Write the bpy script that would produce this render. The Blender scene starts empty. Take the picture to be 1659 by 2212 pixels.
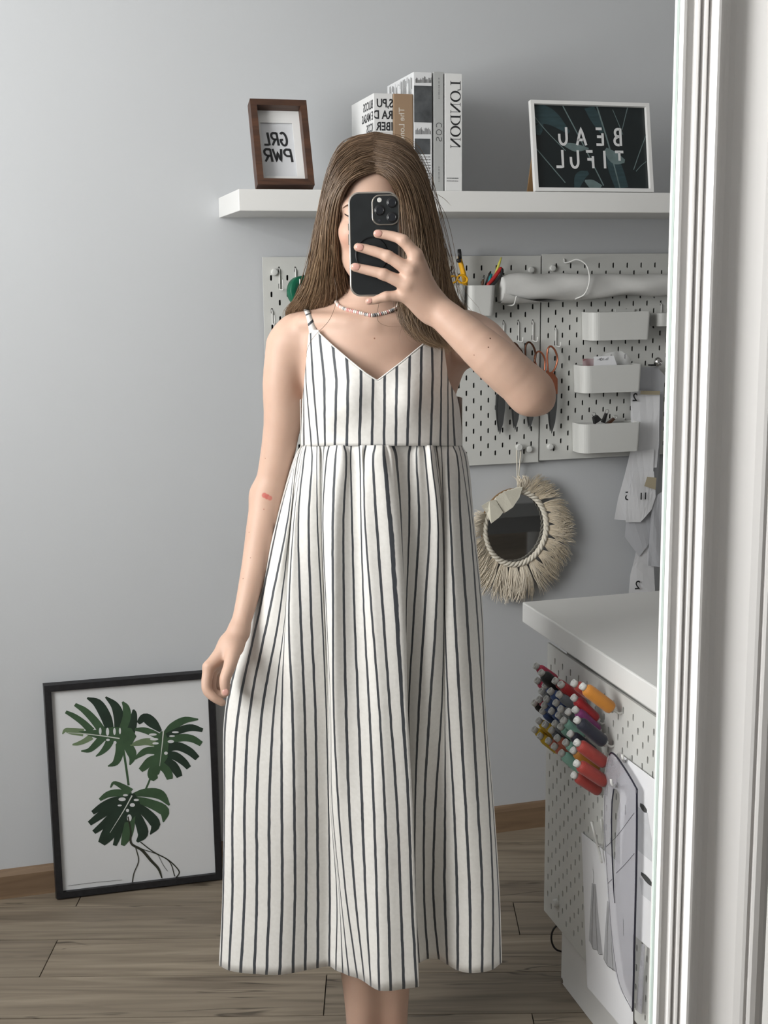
import bpy, bmesh, math, random
import numpy as np
from mathutils import Vector, Matrix

# ------------------------------------------------------------------ camera
SC = bpy.context.scene
COL = SC.collection
F_PX, IW, IH = 2700.0, 1659.0, 2212.0
PITCH, AZ, ROLL, CAMH = math.radians(10.5), math.radians(15.5), math.radians(-0.6), 1.52
FWD = np.array([math.sin(AZ)*math.cos(PITCH), math.cos(AZ)*math.cos(PITCH), -math.sin(PITCH)])
_r0 = np.array([math.cos(AZ), -math.sin(AZ), 0.0]); _u0 = np.cross(_r0, FWD)
RGT = _r0*math.cos(ROLL) + _u0*math.sin(ROLL)
UPV = -_r0*math.sin(ROLL) + _u0*math.cos(ROLL)
CAM = np.array([0.0, 0.0, CAMH])
cd = bpy.data.cameras.new('camera'); cam = bpy.data.objects.new('camera', cd); COL.objects.link(cam)
cam.matrix_world = Matrix(((RGT[0], UPV[0], -FWD[0], 0), (RGT[1], UPV[1], -FWD[1], 0), (RGT[2], UPV[2], -FWD[2], CAMH), (0, 0, 0, 1)))
cd.sensor_fit = 'HORIZONTAL'; cd.sensor_width = 36.0; cd.lens = 36.0*F_PX/IW; cd.clip_start = 0.02
SC.camera = cam

# ------------------------------------------------------------------ light and exposure
SC.view_settings.view_transform = 'Standard'; SC.view_settings.look = 'None'
SC.view_settings.exposure = -0.04; SC.view_settings.gamma = 1.0; SC.view_settings.use_curve_mapping = False
w = bpy.data.worlds.new('daylight'); SC.world = w; w.use_nodes = True
w.node_tree.nodes['Background'].inputs[0].default_value = (0.80, 0.90, 1.0, 1)
w.node_tree.nodes['Background'].inputs[1].default_value = 1.6
WIN = dict(x=-1.75, y0=0.38, y1=2.10, z0=1.18, z1=2.56)         # window opening in the left wall
ld = bpy.data.lights.new('window_daylight', 'AREA')               # lamps for the window's daylight, tilted up to dim lower wall and floor
NB_, TILT = 4, math.radians(25)
ld.shape = 'RECTANGLE'; ld.size = WIN['y1']-WIN['y0']-0.1; ld.size_y = (WIN['z1']-WIN['z0'])/NB_-0.03
ld.energy = 108.0/NB_; ld.color = (1.0, 0.985, 0.96)
for k in range(NB_):
    lo = bpy.data.objects.new('window_daylight', ld); COL.objects.link(lo)
    lo.location = (WIN['x']-0.01, (WIN['y0']+WIN['y1'])/2, WIN['z0']+(k+0.5)*(WIN['z1']-WIN['z0'])/NB_)
    lo.rotation_euler = Vector((-math.cos(TILT), 0.0, -math.sin(TILT))).to_track_quat('Z', 'Y').to_euler()

# ------------------------------------------------------------------ geometry helpers
def ray(px, py): return FWD + RGT*((px-IW/2)/F_PX) - UPV*((py-IH/2)/F_PX)
def onX(px, py, X): r = ray(px, py); return CAM + r*((X-CAM[0])/r[0])
def onY(px, py, Y): r = ray(px, py); return CAM + r*((Y-CAM[1])/r[1])
def onZ(px, py, Z): r = ray(px, py); return CAM + r*((Z-CAM[2])/r[2])
AX = np.array([math.cos(AZ), -math.sin(AZ), 0.0]); AD = np.array([math.sin(AZ), math.cos(AZ), 0.0]); AZV = np.array([0, 0, 1.0])
def P(px, py, D):                                  # point at horizontal distance D in front of the camera
    r = ray(px, py); return CAM + r*(D/np.dot(r, AD))
def PV(px, py, D):                                 # vectorised
    px = np.asarray(px, float); py = np.asarray(py, float); D = np.asarray(D, float)
    r = FWD + RGT*((px-IW/2)/F_PX)[..., None] - UPV*((py-IH/2)/F_PX)[..., None]
    return CAM + r*(D/(r @ AD))[..., None]
def C2W(x, d, z): return AX*x + AD*d + AZV*z        # camera-level frame to world
def nrm(v): v = np.asarray(v, float); return v/(np.linalg.norm(v)+1e-12)
RND = random.Random(7); NR = np.random.RandomState(7)

def mk(name, V, Fs, mat, parent=None, smooth=False, loc=None, uv=None, attr=None):
    """one mesh object; V in world coordinates, origin at loc (or the parent's base)"""
    V = np.asarray(V, float)
    if parent is not None: o0 = np.array(parent.get('_base', (0, 0, 0)), float)
    else: o0 = np.array(loc if loc is not None else [V[:, 0].mean(), V[:, 1].mean(), V[:, 2].min()], float)
    me = bpy.data.meshes.new(name)
    me.from_pydata((V-o0).tolist(), [], [list(map(int, f)) for f in Fs]); me.update()
    if smooth: me.polygons.foreach_set('use_smooth', [True]*len(me.polygons))
    if uv is not None:
        l = me.uv_layers.new(name='UVMap'); idx = np.zeros(len(me.loops), int); me.loops.foreach_get('vertex_index', idx)
        l.data.foreach_set('uv', np.asarray(uv, float)[idx].astype(np.float32).ravel())
    if attr is not None:
        for k, a in attr.items():
            at = me.attributes.new(k, 'FLOAT', 'POINT'); at.data.foreach_set('value', np.asarray(a, np.float32))
    if mat is not None:
        for m in (mat if isinstance(mat, (list, tuple)) else [mat]): me.materials.append(m)
    o = bpy.data.objects.new(name, me); COL.objects.link(o)
    if parent is not None:
        o.parent = parent; o['_base'] = [0.0, 0.0, 0.0]
        o['_base'] = list(map(float, o0))
    else:
        o.location = o0; o['_base'] = list(map(float, o0))
    return o
def tag(o, label=None, cat=None, group=None, kind=None):
    if label: o['label'] = label
    if cat: o['category'] = cat
    if group: o['group'] = group
    if kind: o['kind'] = kind
    return o
def thing(name, label, cat, loc, group=None, kind=None):
    o = bpy.data.objects.new(name, None); COL.objects.link(o); o.location = loc; o.empty_display_size = 0.05
    o['_base'] = [float(v) for v in loc]
    return tag(o, label, cat, group, kind)

def join(*parts):
    V, Fs, n = [], [], 0
    for v, f in parts:
        v = np.asarray(v, float); V.append(v); Fs += [[i+n for i in q] for q in f]; n += len(v)
    return np.concatenate(V), Fs
def box(c, s, ax=None):
    """box: centre c, size s, axes ax (3 unit vectors)"""
    ax = np.eye(3) if ax is None else np.asarray(ax, float)
    V = [np.asarray(c, float) + sum(ax[k]*s[k]*0.5*q[k] for k in range(3)) for q in
         [(-1,-1,-1),(1,-1,-1),(1,1,-1),(-1,1,-1),(-1,-1,1),(1,-1,1),(1,1,1),(-1,1,1)]]
    Fs = [(0,3,2,1),(4,5,6,7),(0,1,5,4),(1,2,6,5),(2,3,7,6),(3,0,4,7)]
    if np.linalg.det(ax) < 0: Fs = [f[::-1] for f in Fs]
    return np.array(V), [list(f) for f in Fs]
def bbox(x0, x1, y0, y1, z0, z1): return box(((x0+x1)/2, (y0+y1)/2, (z0+z1)/2), (x1-x0, y1-y0, z1-z0))
def rbox(c, s, r, ax=None, seg=2):
    """bevelled box"""
    bm = bmesh.new(); bmesh.ops.create_cube(bm, size=1.0)
    for v in bm.verts: v.co = Vector((v.co.x*s[0], v.co.y*s[1], v.co.z*s[2]))
    bmesh.ops.bevel(bm, geom=bm.edges[:]+bm.verts[:], offset=min(r, min(s)*0.49), segments=seg, profile=0.5, affect='EDGES')
    V = np.array([v.co[:] for v in bm.verts]); Fs = [[v.index for v in f.verts] for f in bm.faces]; bm.free()
    ax = np.eye(3) if ax is None else np.asarray(ax, float)
    if np.linalg.det(ax) < 0: Fs = [f[::-1] for f in Fs]
    return np.asarray(c, float) + V @ ax, Fs
def frames(path):
    path = np.asarray(path, float); T = np.gradient(path, axis=0); T /= np.linalg.norm(T, axis=1)[:, None]+1e-12
    n0 = np.cross(T[0], [0, 0, 1.0]);
    if np.linalg.norm(n0) < 1e-3: n0 = np.cross(T[0], [1.0, 0, 0])
    N = [nrm(n0)]
    for i in range(1, len(path)):
        n = N[-1] - T[i]*np.dot(N[-1], T[i]); N.append(nrm(n))
    N = np.array(N); return T, N, np.cross(T, N)
def tube(path, r, n=8, cap=True, flat=1.0):
    path = np.asarray(path, float); m = len(path); r = np.broadcast_to(np.asarray(r, float), (m,))
    T, N, B = frames(path); a = np.linspace(0, 2*np.pi, n, endpoint=False)
    V = (path[:, None] + r[:, None, None]*(np.cos(a)[None, :, None]*N[:, None] + flat*np.sin(a)[None, :, None]*B[:, None])).reshape(-1, 3)
    Fs = [[i*n+j, i*n+(j+1) % n, (i+1)*n+(j+1) % n, (i+1)*n+j] for i in range(m-1) for j in range(n)]
    if cap: Fs += [list(range(n))[::-1], list(range((m-1)*n, m*n))]
    return V, Fs
def lathe(prof, c=(0, 0, 0), axis=(0, 0, 1), n=20):
    """profile [(r, h)] turned about axis"""
    axis = nrm(axis); u = np.cross(axis, [0, 1.0, 0]);
    if np.linalg.norm(u) < 1e-3: u = np.cross(axis, [1.0, 0, 0])
    u = nrm(u); v = np.cross(axis, u); a = np.linspace(0, 2*np.pi, n, endpoint=False)
    V = np.array([np.asarray(c, float)+axis*h+r*(np.cos(t)*u+np.sin(t)*v) for r, h in prof for t in a]); m = len(prof)
    Fs = [[i*n+j, i*n+(j+1) % n, (i+1)*n+(j+1) % n, (i+1)*n+j] for i in range(m-1) for j in range(n)]
    if prof[0][0] > 1e-6: Fs.append(list(range(n))[::-1])
    if prof[-1][0] > 1e-6: Fs.append(list(range((m-1)*n, m*n)))
    return V, Fs
def prism(poly, o, u, v, w0, w1):
    """polygon (2D) in plane (o; u, v) extruded along u x v from w0 to w1"""
    poly = np.asarray(poly, float); u = np.asarray(u, float); v = np.asarray(v, float); nn = np.cross(u, v); o = np.asarray(o, float); n = len(poly)
    b = o + poly[:, :1]*u + poly[:, 1:]*v
    V = np.concatenate([b+nn*w0, b+nn*w1])
    area = 0.5*np.sum(poly[:, 0]*np.roll(poly[:, 1], -1)-np.roll(poly[:, 0], -1)*poly[:, 1])
    Fs = [list(range(n))[::-1], list(range(n, 2*n))] + [[i, (i+1) % n, n+(i+1) % n, n+i] for i in range(n)]
    if area < 0: Fs = [f[::-1] for f in Fs]
    return V, Fs
def rrect(w_, h_, r, seg=5, cx=0, cy=0):
    pts = []
    for sx, sy, a0 in ((1, 1, 0), (-1, 1, 90), (-1, -1, 180), (1, -1, 270)):
        for k in range(seg+1):
            t = math.radians(a0+90*k/seg); pts.append((cx+sx*(w_/2-r)+r*math.cos(t), cy+sy*(h_/2-r)+r*math.sin(t)))
    return pts
def ellipsoid(c, s, n=16, m=10, ax=None):
    ax = np.eye(3) if ax is None else np.asarray(ax, float); V = []; Fs = []
    for i in range(m+1):
        ph = math.pi*i/m
        for j in range(n):
            t = 2*math.pi*j/n; q = (s[0]*math.sin(ph)*math.cos(t), s[1]*math.sin(ph)*math.sin(t), s[2]*math.cos(ph))
            V.append(np.asarray(c, float)+q[0]*ax[0]+q[1]*ax[1]+q[2]*ax[2])
    for i in range(m):
        for j in range(n): Fs.append([i*n+j, (i+1)*n+j, (i+1)*n+(j+1) % n, i*n+(j+1) % n])
    return np.array(V), Fs
def cr(pts, n):
    """Catmull-Rom resample of a polyline to n points"""
    p = np.asarray(pts, float); m = len(p)
    if m == 2: t = np.linspace(0, 1, n)[:, None]; return p[0]*(1-t)+p[1]*t
    q = np.concatenate([[2*p[0]-p[1]], p, [2*p[-1]-p[-2]]]); t = np.linspace(0, m-1-1e-9, n); i = t.astype(int); f = (t-i)[:, None]
    a, b, c_, d = q[i], q[i+1], q[i+2], q[i+3]
    return 0.5*((2*b)+(-a+c_)*f+(2*a-5*b+4*c_-d)*f*f+(-a+3*b-3*c_+d)*f**3)
def stroke(pts, wd, taper=0.0):
    """flat 2D ribbon along a polyline: returns 2D verts and faces"""
    p = np.asarray(pts, float); T = np.gradient(p, axis=0); T /= np.linalg.norm(T, axis=1)[:, None]+1e-12; N = np.stack([-T[:, 1], T[:, 0]], 1)
    wv = np.broadcast_to(np.asarray(wd, float), (len(p),)).copy()
    if taper: wv *= 1-taper*np.linspace(0, 1, len(p))
    V = np.empty((2*len(p), 2)); V[0::2] = p+N*wv[:, None]/2; V[1::2] = p-N*wv[:, None]/2
    return V, [[2*i, 2*i+1, 2*i+3, 2*i+2] for i in range(len(p)-1)]
def join2(parts):
    V, Fs, n = [], [], 0
    for v, f in parts:
        v = np.asarray(v, float); V.append(v); Fs += [[i+n for i in q] for q in f]; n += len(v)
    return np.concatenate(V), Fs
def flat(p2, o, u, v, lift=0.0):
    V2, Fs = p2; o = np.asarray(o, float); u = np.asarray(u, float); v = np.asarray(v, float); nn = nrm(np.cross(u, v))
    return o + V2[:, :1]*u + V2[:, 1:2]*v + nn*lift, Fs

# ------------------------------------------------------------------ materials
def mat(name, col, rough=0.5, metal=0.0, var=0.0, vscale=20.0, bump=0.0, bscale=200.0, spec=0.5, sss=0.0, trans=0.0, alpha=1.0, coat=0.0, ior=1.45, stretch=None, sheen=0.0):
    m = bpy.data.materials.new(name); m.use_nodes = True; nt = m.node_tree; b = nt.nodes['Principled BSDF']
    c = tuple(col)+(1.0,) if len(col) == 3 else tuple(col)
    b.inputs['Base Color'].default_value = c; b.inputs['Roughness'].default_value = rough; b.inputs['Metallic'].default_value = metal
    b.inputs['Specular IOR Level'].default_value = spec; b.inputs['IOR'].default_value = ior
    b.inputs['Transmission Weight'].default_value = trans; b.inputs['Alpha'].default_value = alpha; b.inputs['Coat Weight'].default_value = coat
    if sheen: b.inputs['Sheen Weight'].default_value = sheen
    if sss: b.inputs['Subsurface Weight'].default_value = sss; b.inputs['Subsurface Radius'].default_value = (0.012, 0.005, 0.003); b.inputs['Subsurface Scale'].default_value = 0.6
    tc = nt.nodes.new('ShaderNodeTexCoord'); src = tc.outputs['Object']
    if stretch:
        mp = nt.nodes.new('ShaderNodeMapping'); mp.inputs['Scale'].default_value = stretch; nt.links.new(src, mp.inputs[0]); src = mp.outputs[0]
    if var:
        nz = nt.nodes.new('ShaderNodeTexNoise'); nz.inputs['Scale'].default_value = vscale; nz.inputs['Detail'].default_value = 4.0; nt.links.new(src, nz.inputs['Vector'])
        mx = nt.nodes.new('ShaderNodeMix'); mx.data_type = 'RGBA'; nt.links.new(nz.outputs['Fac'], mx.inputs['Factor'])
        mx.inputs['A'].default_value = tuple(max(0, v*(1-var)) for v in c[:3])+(1,); mx.inputs['B'].default_value = tuple(min(1, v*(1+var)) for v in c[:3])+(1,)
        nt.links.new(mx.outputs['Result'], b.inputs['Base Color'])
    if bump:
        nb = nt.nodes.new('ShaderNodeTexNoise'); nb.inputs['Scale'].default_value = bscale; nb.inputs['Detail'].default_value = 3.0; nt.links.new(src, nb.inputs['Vector'])
        bp = nt.nodes.new('ShaderNodeBump'); bp.inputs['Strength'].default_value = bump; bp.inputs['Distance'].default_value = 0.002
        nt.links.new(nb.outputs['Fac'], bp.inputs['Height']); nt.links.new(bp.outputs[0], b.inputs['Normal'])
    return m
def srgb(r, g, b): return tuple(((v/255)/12.92 if v/255 <= 0.04045 else ((v/255+0.055)/1.055)**2.4) for v in (r, g, b))
def wood(name, c1, c2, scale=(3, 40, 40), dark=None, rough=0.45, crack=False):
    m = bpy.data.materials.new(name); m.use_nodes = True; nt = m.node_tree; b = nt.nodes['Principled BSDF']; b.inputs['Roughness'].default_value = rough
    tc = nt.nodes.new('ShaderNodeTexCoord'); mp = nt.nodes.new('ShaderNodeMapping'); mp.inputs['Scale'].default_value = scale
    oi = nt.nodes.new('ShaderNodeObjectInfo'); cm = nt.nodes.new('ShaderNodeCombineXYZ'); ml = nt.nodes.new('ShaderNodeMath'); ml.operation = 'MULTIPLY'; ml.inputs[1].default_value = 37.0
    nt.links.new(oi.outputs['Random'], ml.inputs[0]); nt.links.new(ml.outputs[0], cm.inputs[0]); nt.links.new(ml.outputs[0], cm.inputs[2])
    ad = nt.nodes.new('ShaderNodeVectorMath'); ad.operation = 'ADD'
    nt.links.new(tc.outputs['Object'], mp.inputs[0]); nt.links.new(mp.outputs[0], ad.inputs[0]); nt.links.new(cm.outputs[0], ad.inputs[1])
    nz = nt.nodes.new('ShaderNodeTexNoise'); nz.inputs['Scale'].default_value = 1.0; nz.inputs['Detail'].default_value = 8.0; nz.inputs['Distortion'].default_value = 1.2; nt.links.new(ad.outputs[0], nz.inputs['Vector'])
    rp = nt.nodes.new('ShaderNodeValToRGB'); rp.color_ramp.elements[0].position = 0.28; rp.color_ramp.elements[1].position = 0.72
    rp.color_ramp.elements[0].color = c1+(1,); rp.color_ramp.elements[1].color = c2+(1,)
    if dark: e = rp.color_ramp.elements.new(0.22); e.color = dark+(1,); rp.color_ramp.elements[0].position = 0.16
    if dark: rp.color_ramp.elements[0].color = dark+(1,); rp.color_ramp.elements[1].color = c1+(1,); rp.color_ramp.elements[1].position = 0.34
    nt.links.new(nz.outputs['Fac'], rp.inputs[0]); col = rp.outputs[0]
    if crack:
        mp2 = nt.nodes.new('ShaderNodeMapping'); mp2.inputs['Scale'].default_value = (1.3, 17, 17); a2 = nt.nodes.new('ShaderNodeVectorMath'); a2.operation = 'ADD'; nt.links.new(tc.outputs['Object'], mp2.inputs[0]); nt.links.new(mp2.outputs[0], a2.inputs[0]); nt.links.new(cm.outputs[0], a2.inputs[1])
        n2 = nt.nodes.new('ShaderNodeTexNoise'); n2.inputs['Scale'].default_value = 1.0; n2.inputs['Detail'].default_value = 3.0; n2.inputs['Distortion'].default_value = 0.6; nt.links.new(a2.outputs[0], n2.inputs['Vector'])
        ab = nt.nodes.new('ShaderNodeMath'); ab.operation = 'SUBTRACT'; ab.inputs[1].default_value = 0.5; nt.links.new(n2.outputs['Fac'], ab.inputs[0]); a3 = nt.nodes.new('ShaderNodeMath'); a3.operation = 'ABSOLUTE'; nt.links.new(ab.outputs[0], a3.inputs[0])
        lo_ = nt.nodes.new('ShaderNodeMapRange'); lo_.inputs[1].default_value = 0.002; lo_.inputs[2].default_value = 0.014; lo_.inputs[3].default_value = 0.75; lo_.inputs[4].default_value = 0.0; nt.links.new(a3.outputs[0], lo_.inputs[0])
        n3 = nt.nodes.new('ShaderNodeTexNoise'); n3.inputs['Scale'].default_value = 3.5; nt.links.new(tc.outputs['Object'], n3.inputs['Vector']); gt = nt.nodes.new('ShaderNodeMapRange'); gt.inputs[1].default_value = 0.50; gt.inputs[2].default_value = 0.62; nt.links.new(n3.outputs['Fac'], gt.inputs[0])
        mu = nt.nodes.new('ShaderNodeMath'); mu.operation = 'MULTIPLY'; nt.links.new(lo_.outputs[0], mu.inputs[0]); nt.links.new(gt.outputs[0], mu.inputs[1])
        mc_ = nt.nodes.new('ShaderNodeMix'); mc_.data_type = 'RGBA'; nt.links.new(mu.outputs[0], mc_.inputs['Factor']); nt.links.new(col, mc_.inputs['A']); mc_.inputs['B'].default_value = srgb(52, 44, 36)+(1,); col = mc_.outputs['Result']
    hv = nt.nodes.new('ShaderNodeHueSaturation'); mr = nt.nodes.new('ShaderNodeMapRange'); mr.inputs[3].default_value = 0.86; mr.inputs[4].default_value = 1.12
    nt.links.new(oi.outputs['Random'], mr.inputs[0]); nt.links.new(mr.outputs[0], hv.inputs['Value']); nt.links.new(col, hv.inputs['Color']); nt.links.new(hv.outputs[0], b.inputs['Base Color'])
    bp = nt.nodes.new('ShaderNodeBump'); bp.inputs['Strength'].default_value = 0.25; bp.inputs['Distance'].default_value = 0.001; nt.links.new(nz.outputs['Fac'], bp.inputs['Height']); nt.links.new(bp.outputs[0], b.inputs['Normal'])
    return m
M = {}
M['wall'] = mat('wall_paint', (0.50, 0.515, 0.53), 0.85, var=0.02, vscale=3, bump=0.08, bscale=120)
M['ceiling'] = mat('ceiling_paint', (0.82, 0.82, 0.81), 0.9, var=0.02, bump=0.05)
M['walldeep'] = mat('unseen_wall_grey', (0.34, 0.345, 0.35), 0.85, var=0.02, vscale=3, bump=0.08, bscale=120)  # unseen right and front walls, darkened to cut bounced light
M['plank'] = wood('laminate_plank', srgb(112, 101, 87), srgb(150, 138, 121), (2.0, 34, 34), dark=srgb(66, 56, 47), rough=0.5, crack=True)
M['skirting'] = wood('skirting_wood', srgb(104, 84, 65), srgb(132, 110, 87), (3, 30, 30), rough=0.5)
M['gap'] = mat('floor_joint', (0.03, 0.025, 0.02), 0.9, var=0.2)
M['white'] = mat('white_lacquer', (0.70, 0.70, 0.685), 0.4, var=0.015, vscale=6, bump=0.02)
M['whiteplastic'] = mat('white_plastic', (0.60, 0.605, 0.585), 0.38, var=0.02, vscale=15, bump=0.02)
M['peg'] = mat('white_pegboard', (0.585, 0.59, 0.565), 0.5, var=0.02, vscale=10, bump=0.04, bscale=400)
M['wire'] = mat('white_wire', (0.68, 0.68, 0.66), 0.35, var=0.02)
M['stile'] = mat('mirror_frame_white', (0.86, 0.845, 0.83), 0.30, var=0.01, vscale=5, bump=0.015, bscale=60, coat=0.25)
M['glassedge'] = mat('mirror_glass_edge', (0.62, 0.72, 0.68), 0.12, var=0.05, vscale=30, spec=0.8)
M['black'] = mat('black_matte', (0.014, 0.014, 0.015), 0.5, var=0.2, vscale=60)
M['ink'] = mat('black_ink', (0.018, 0.019, 0.021), 0.6, var=0.2, vscale=80)
M['paper'] = mat('white_paper', (0.76, 0.765, 0.785), 0.8, var=0.03, vscale=12, bump=0.05, bscale=90)
M['print'] = mat('poster_paper', (0.60, 0.61, 0.62), 0.32, var=0.015, vscale=4, coat=0.15)

# ------------------------------------------------------------------ room shell
WALL_Y, LX, RX, FY, CZ = 3.08, WIN['x'], 3.1, -1.9, 2.62
def struct(name, part, m, label, parent=None):
    o = mk(name, part[0], part[1], m, parent); o['kind'] = 'structure'; o['label'] = label; return o
struct('wall_back', bbox(LX-0.12, RX+0.12, WALL_Y, WALL_Y+0.12, -0.02, CZ), M['wall'], 'pale grey painted wall behind the woman')
struct('wall_right', bbox(RX, RX+0.12, FY, WALL_Y-0.001, -0.02, CZ), M['walldeep'], 'grey side wall beyond the desk')
struct('wall_front', bbox(LX-0.12, RX+0.12, FY-0.12, FY, -0.02, CZ), M['walldeep'], 'grey wall opposite the shelf wall')
w1, w2 = WIN['y0'], WIN['y1']
struct('wall_left', join(bbox(LX-0.12, LX, FY+0.001, w1, -0.02, CZ), bbox(LX-0.12, LX, w2, WALL_Y-0.001, -0.02, CZ),
       bbox(LX-0.12, LX, w1, w2, -0.02, WIN['z0']), bbox(LX-0.12, LX, w1, w2, WIN['z1'], CZ)), M['wall'], 'pale grey side wall with the window')
struct('ceiling', bbox(LX-0.12, RX+0.12, FY-0.12, WALL_Y+0.12, CZ, CZ+0.1), M['ceiling'], 'white painted ceiling')
wn = thing('window_1', 'white framed window in the side wall', None, (LX-0.06, (w1+w2)/2, WIN['z0']), kind='structure')
fr = 0.05
mk('window_frame', *join(bbox(LX-0.10, LX-0.05, w1, w1+fr, WIN['z0'], WIN['z1']), bbox(LX-0.10, LX-0.05, w2-fr, w2, WIN['z0'], WIN['z1']),
   bbox(LX-0.10, LX-0.05, w1+fr, w2-fr, WIN['z0'], WIN['z0']+fr), bbox(LX-0.10, LX-0.05, w1+fr, w2-fr, WIN['z1']-fr, WIN['z1'])), M['white'], wn)
mk('window_sill', *bbox(LX-0.05, LX+0.10, w1-0.03, w2+0.03, WIN['z0']-0.03, WIN['z0']-0.001), M['white'], wn)

# floor: laminate planks laid square to the viewing direction, each one a piece of its own
fl = mk('floor', *bbox(LX-0.12, RX+0.12, FY-0.12, WALL_Y+0.12, -0.06, -0.006), M['gap']); fl['kind'] = 'structure'; fl['label'] = 'greyish brown laminate plank floor'
def clip_poly(poly):
    """clip a floor polygon to the room rectangle"""
    for ax_, lim, sg in ((0, LX, 1), (0, RX, -1), (1, FY, 1), (1, WALL_Y, -1)):
        out = []
        for i in range(len(poly)):
            a, b = poly[i], poly[(i+1) % len(poly)]; da, db = sg*(a[ax_]-lim), sg*(b[ax_]-lim)
            if da >= 0: out.append(a)
            if (da >= 0) != (db >= 0): t = da/(da-db); out.append((a[0]+t*(b[0]-a[0]), a[1]+t*(b[1]-a[1])))
        poly = out
        if len(poly) < 3: return None
    return poly
PW, PL, G = 0.160, 1.285, 0.0024
row_off = {0: -0.138, 1: 0.4, 2: -0.139+0.0, 3: -0.779, 4: -0.776, 5: 0.25}
edges0 = 2.394                                     # a joint line lies here
for k in range(-26, 8):
    d0, d1 = edges0+k*PW, edges0+(k+1)*PW
    off = {0: -0.1385, 1: 0.45, 2: -0.7795, 3: 0.51-1.285, 4: -0.35, -1: 0.30}.get(k, (k*0.437) % PL)
    if k == 1: off = -0.7795+0.0
    if k == 2: off = 0.31
    for j in range(-5, 5):
        x0, x1 = off+j*PL, off+(j+1)*PL
        pts = [(x0+G/2, d0+G/2), (x1-G/2, d0+G/2), (x1-G/2, d1-G/2), (x0+G/2, d1-G/2)]
        wp = clip_poly([tuple(C2W(a, b, 0)[:2]) for a, b in pts])
        if wp is None or len(wp) < 3: continue
        n = len(wp); c = C2W((x0+x1)/2, (d0+d1)/2, 0)
        loc = np.array([(p[0]-c[0], p[1]-c[1]) for p in wp]); la = loc @ np.array([[AX[0], AD[0]], [AX[1], AD[1]]])
        V = [(a, b, 0.0) for a, b in la]+[(a, b, -0.0055) for a, b in la]
        Fs = [list(range(n)), list(range(n, 2*n))[::-1]]+[[(i+1) % n, i, n+i, n+(i+1) % n] for i in range(n)]
        me = bpy.data.meshes.new('plank'); me.from_pydata(V, [], Fs); me.materials.append(M['plank'])
        o = bpy.data.objects.new('plank', me); COL.objects.link(o); o.parent = fl
        o.location = np.array([c[0], c[1], 0.0])-np.array(fl['_base']); o.rotation_euler = (0, 0, -AZ)
sk_prof = [(0, 0), (0.014, 0), (0.014, 0.060), (0.008, 0.072), (0, 0.074)]
b0 = thing('baseboard_back', 'brown wooden baseboard along the back wall', None, (0, WALL_Y, 0), kind='structure')
mk('baseboard_length', *prism([(-a, b) for a, b in sk_prof], (LX, WALL_Y, 0.0), (0, 1, 0), (0, 0, 1), 0.0, RX-LX), M['skirting'], b0)

# ------------------------------------------------------------------ plane maps and lettering
def homog(src):
    """homography from four picture corners (TL, TR, BR, BL) to the unit square (s right, t up)"""
    dst = [(0, 1), (1, 1), (1, 0), (0, 0)]; A = []
    for (x, y), (X, Y) in zip(src, dst):
        A.append([x, y, 1, 0, 0, 0, -X*x, -X*y, -X]); A.append([0, 0, 0, x, y, 1, -Y*x, -Y*y, -Y])
    h = np.linalg.svd(np.array(A, float))[2][-1].reshape(3, 3)
    def f(p):
        p = np.atleast_2d(np.asarray(p, float)); q = np.c_[p, np.ones(len(p))] @ h.T; return q[:, :2]/q[:, 2:]
    return f
def arc(cx, cy, rx, ry, a0, a1, n=12):
    t = np.radians(np.linspace(a0, a1, n)); return [(cx+rx*math.cos(v), cy+ry*math.sin(v)) for v in t]
GL = {
 'G': [arc(.5, .5, .42, .5, 50, 330, 16)+[(.9, .45), (.55, .45)]],
 'R': [[(.12, 0), (.12, 1)], [(.12, .96)]+arc(.5, .73, .36, .25, 80, -80, 9)+[(.12, .48)], [(.4, .48), (.9, 0)]],
 'L': [[(.15, 1), (.15, .05), (.85, .05)]],
 'P': [[(.12, 0), (.12, 1)], [(.12, .96)]+arc(.5, .72, .38, .26, 80, -80, 9)+[(.12, .46)]],
 'W': [[(0, 1), (.25, .03), (.5, .75), (.75, .03), (1, 1)]],
 'B': [[(.15, 0), (.15, 1)], [(.15, .95)]+arc(.45, .74, .28, .21, 90, -90, 8)+[(.3, .53)], [(.45, .5)]+arc(.48, .27, .34, .22, 80, -90, 8)+[(.3, .05)]],
 'E': [[(.85, .95), (.2, .95)], [(.15, .7), (.15, .05), (.85, .05)], [(.2, .5), (.75, .5)]],
 'A': [[(.02, 0), (.5, .97), (.98, 0)], [(.35, .3), (.95, .3)]],
 'U': [[(.12, 1), (.12, .4)]+arc(.5, .36, .38, .34, 180, 360, 10)+[(.88, .62)]],
 'T': [[(.05, .95), (.95, .95)], [(.5, .95), (.5, .45)]],
 'I': [[(.5, 0), (.5, 1)]],
 'F': [[(.15, 0), (.15, .68)], [(.15, .95), (.85, .95)], [(.25, .5), (.75, .5)]],
 'C': [arc(.5, .5, .45, .48, 45, 315, 18)], 'O': [arc(.5, .5, .45, .48, 0, 360, 24)],
 'S': [arc(.5, .74, .32, .24, 30, 270, 12)+arc(.5, .26, .34, .25, 90, -150, 12)],
}
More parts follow.
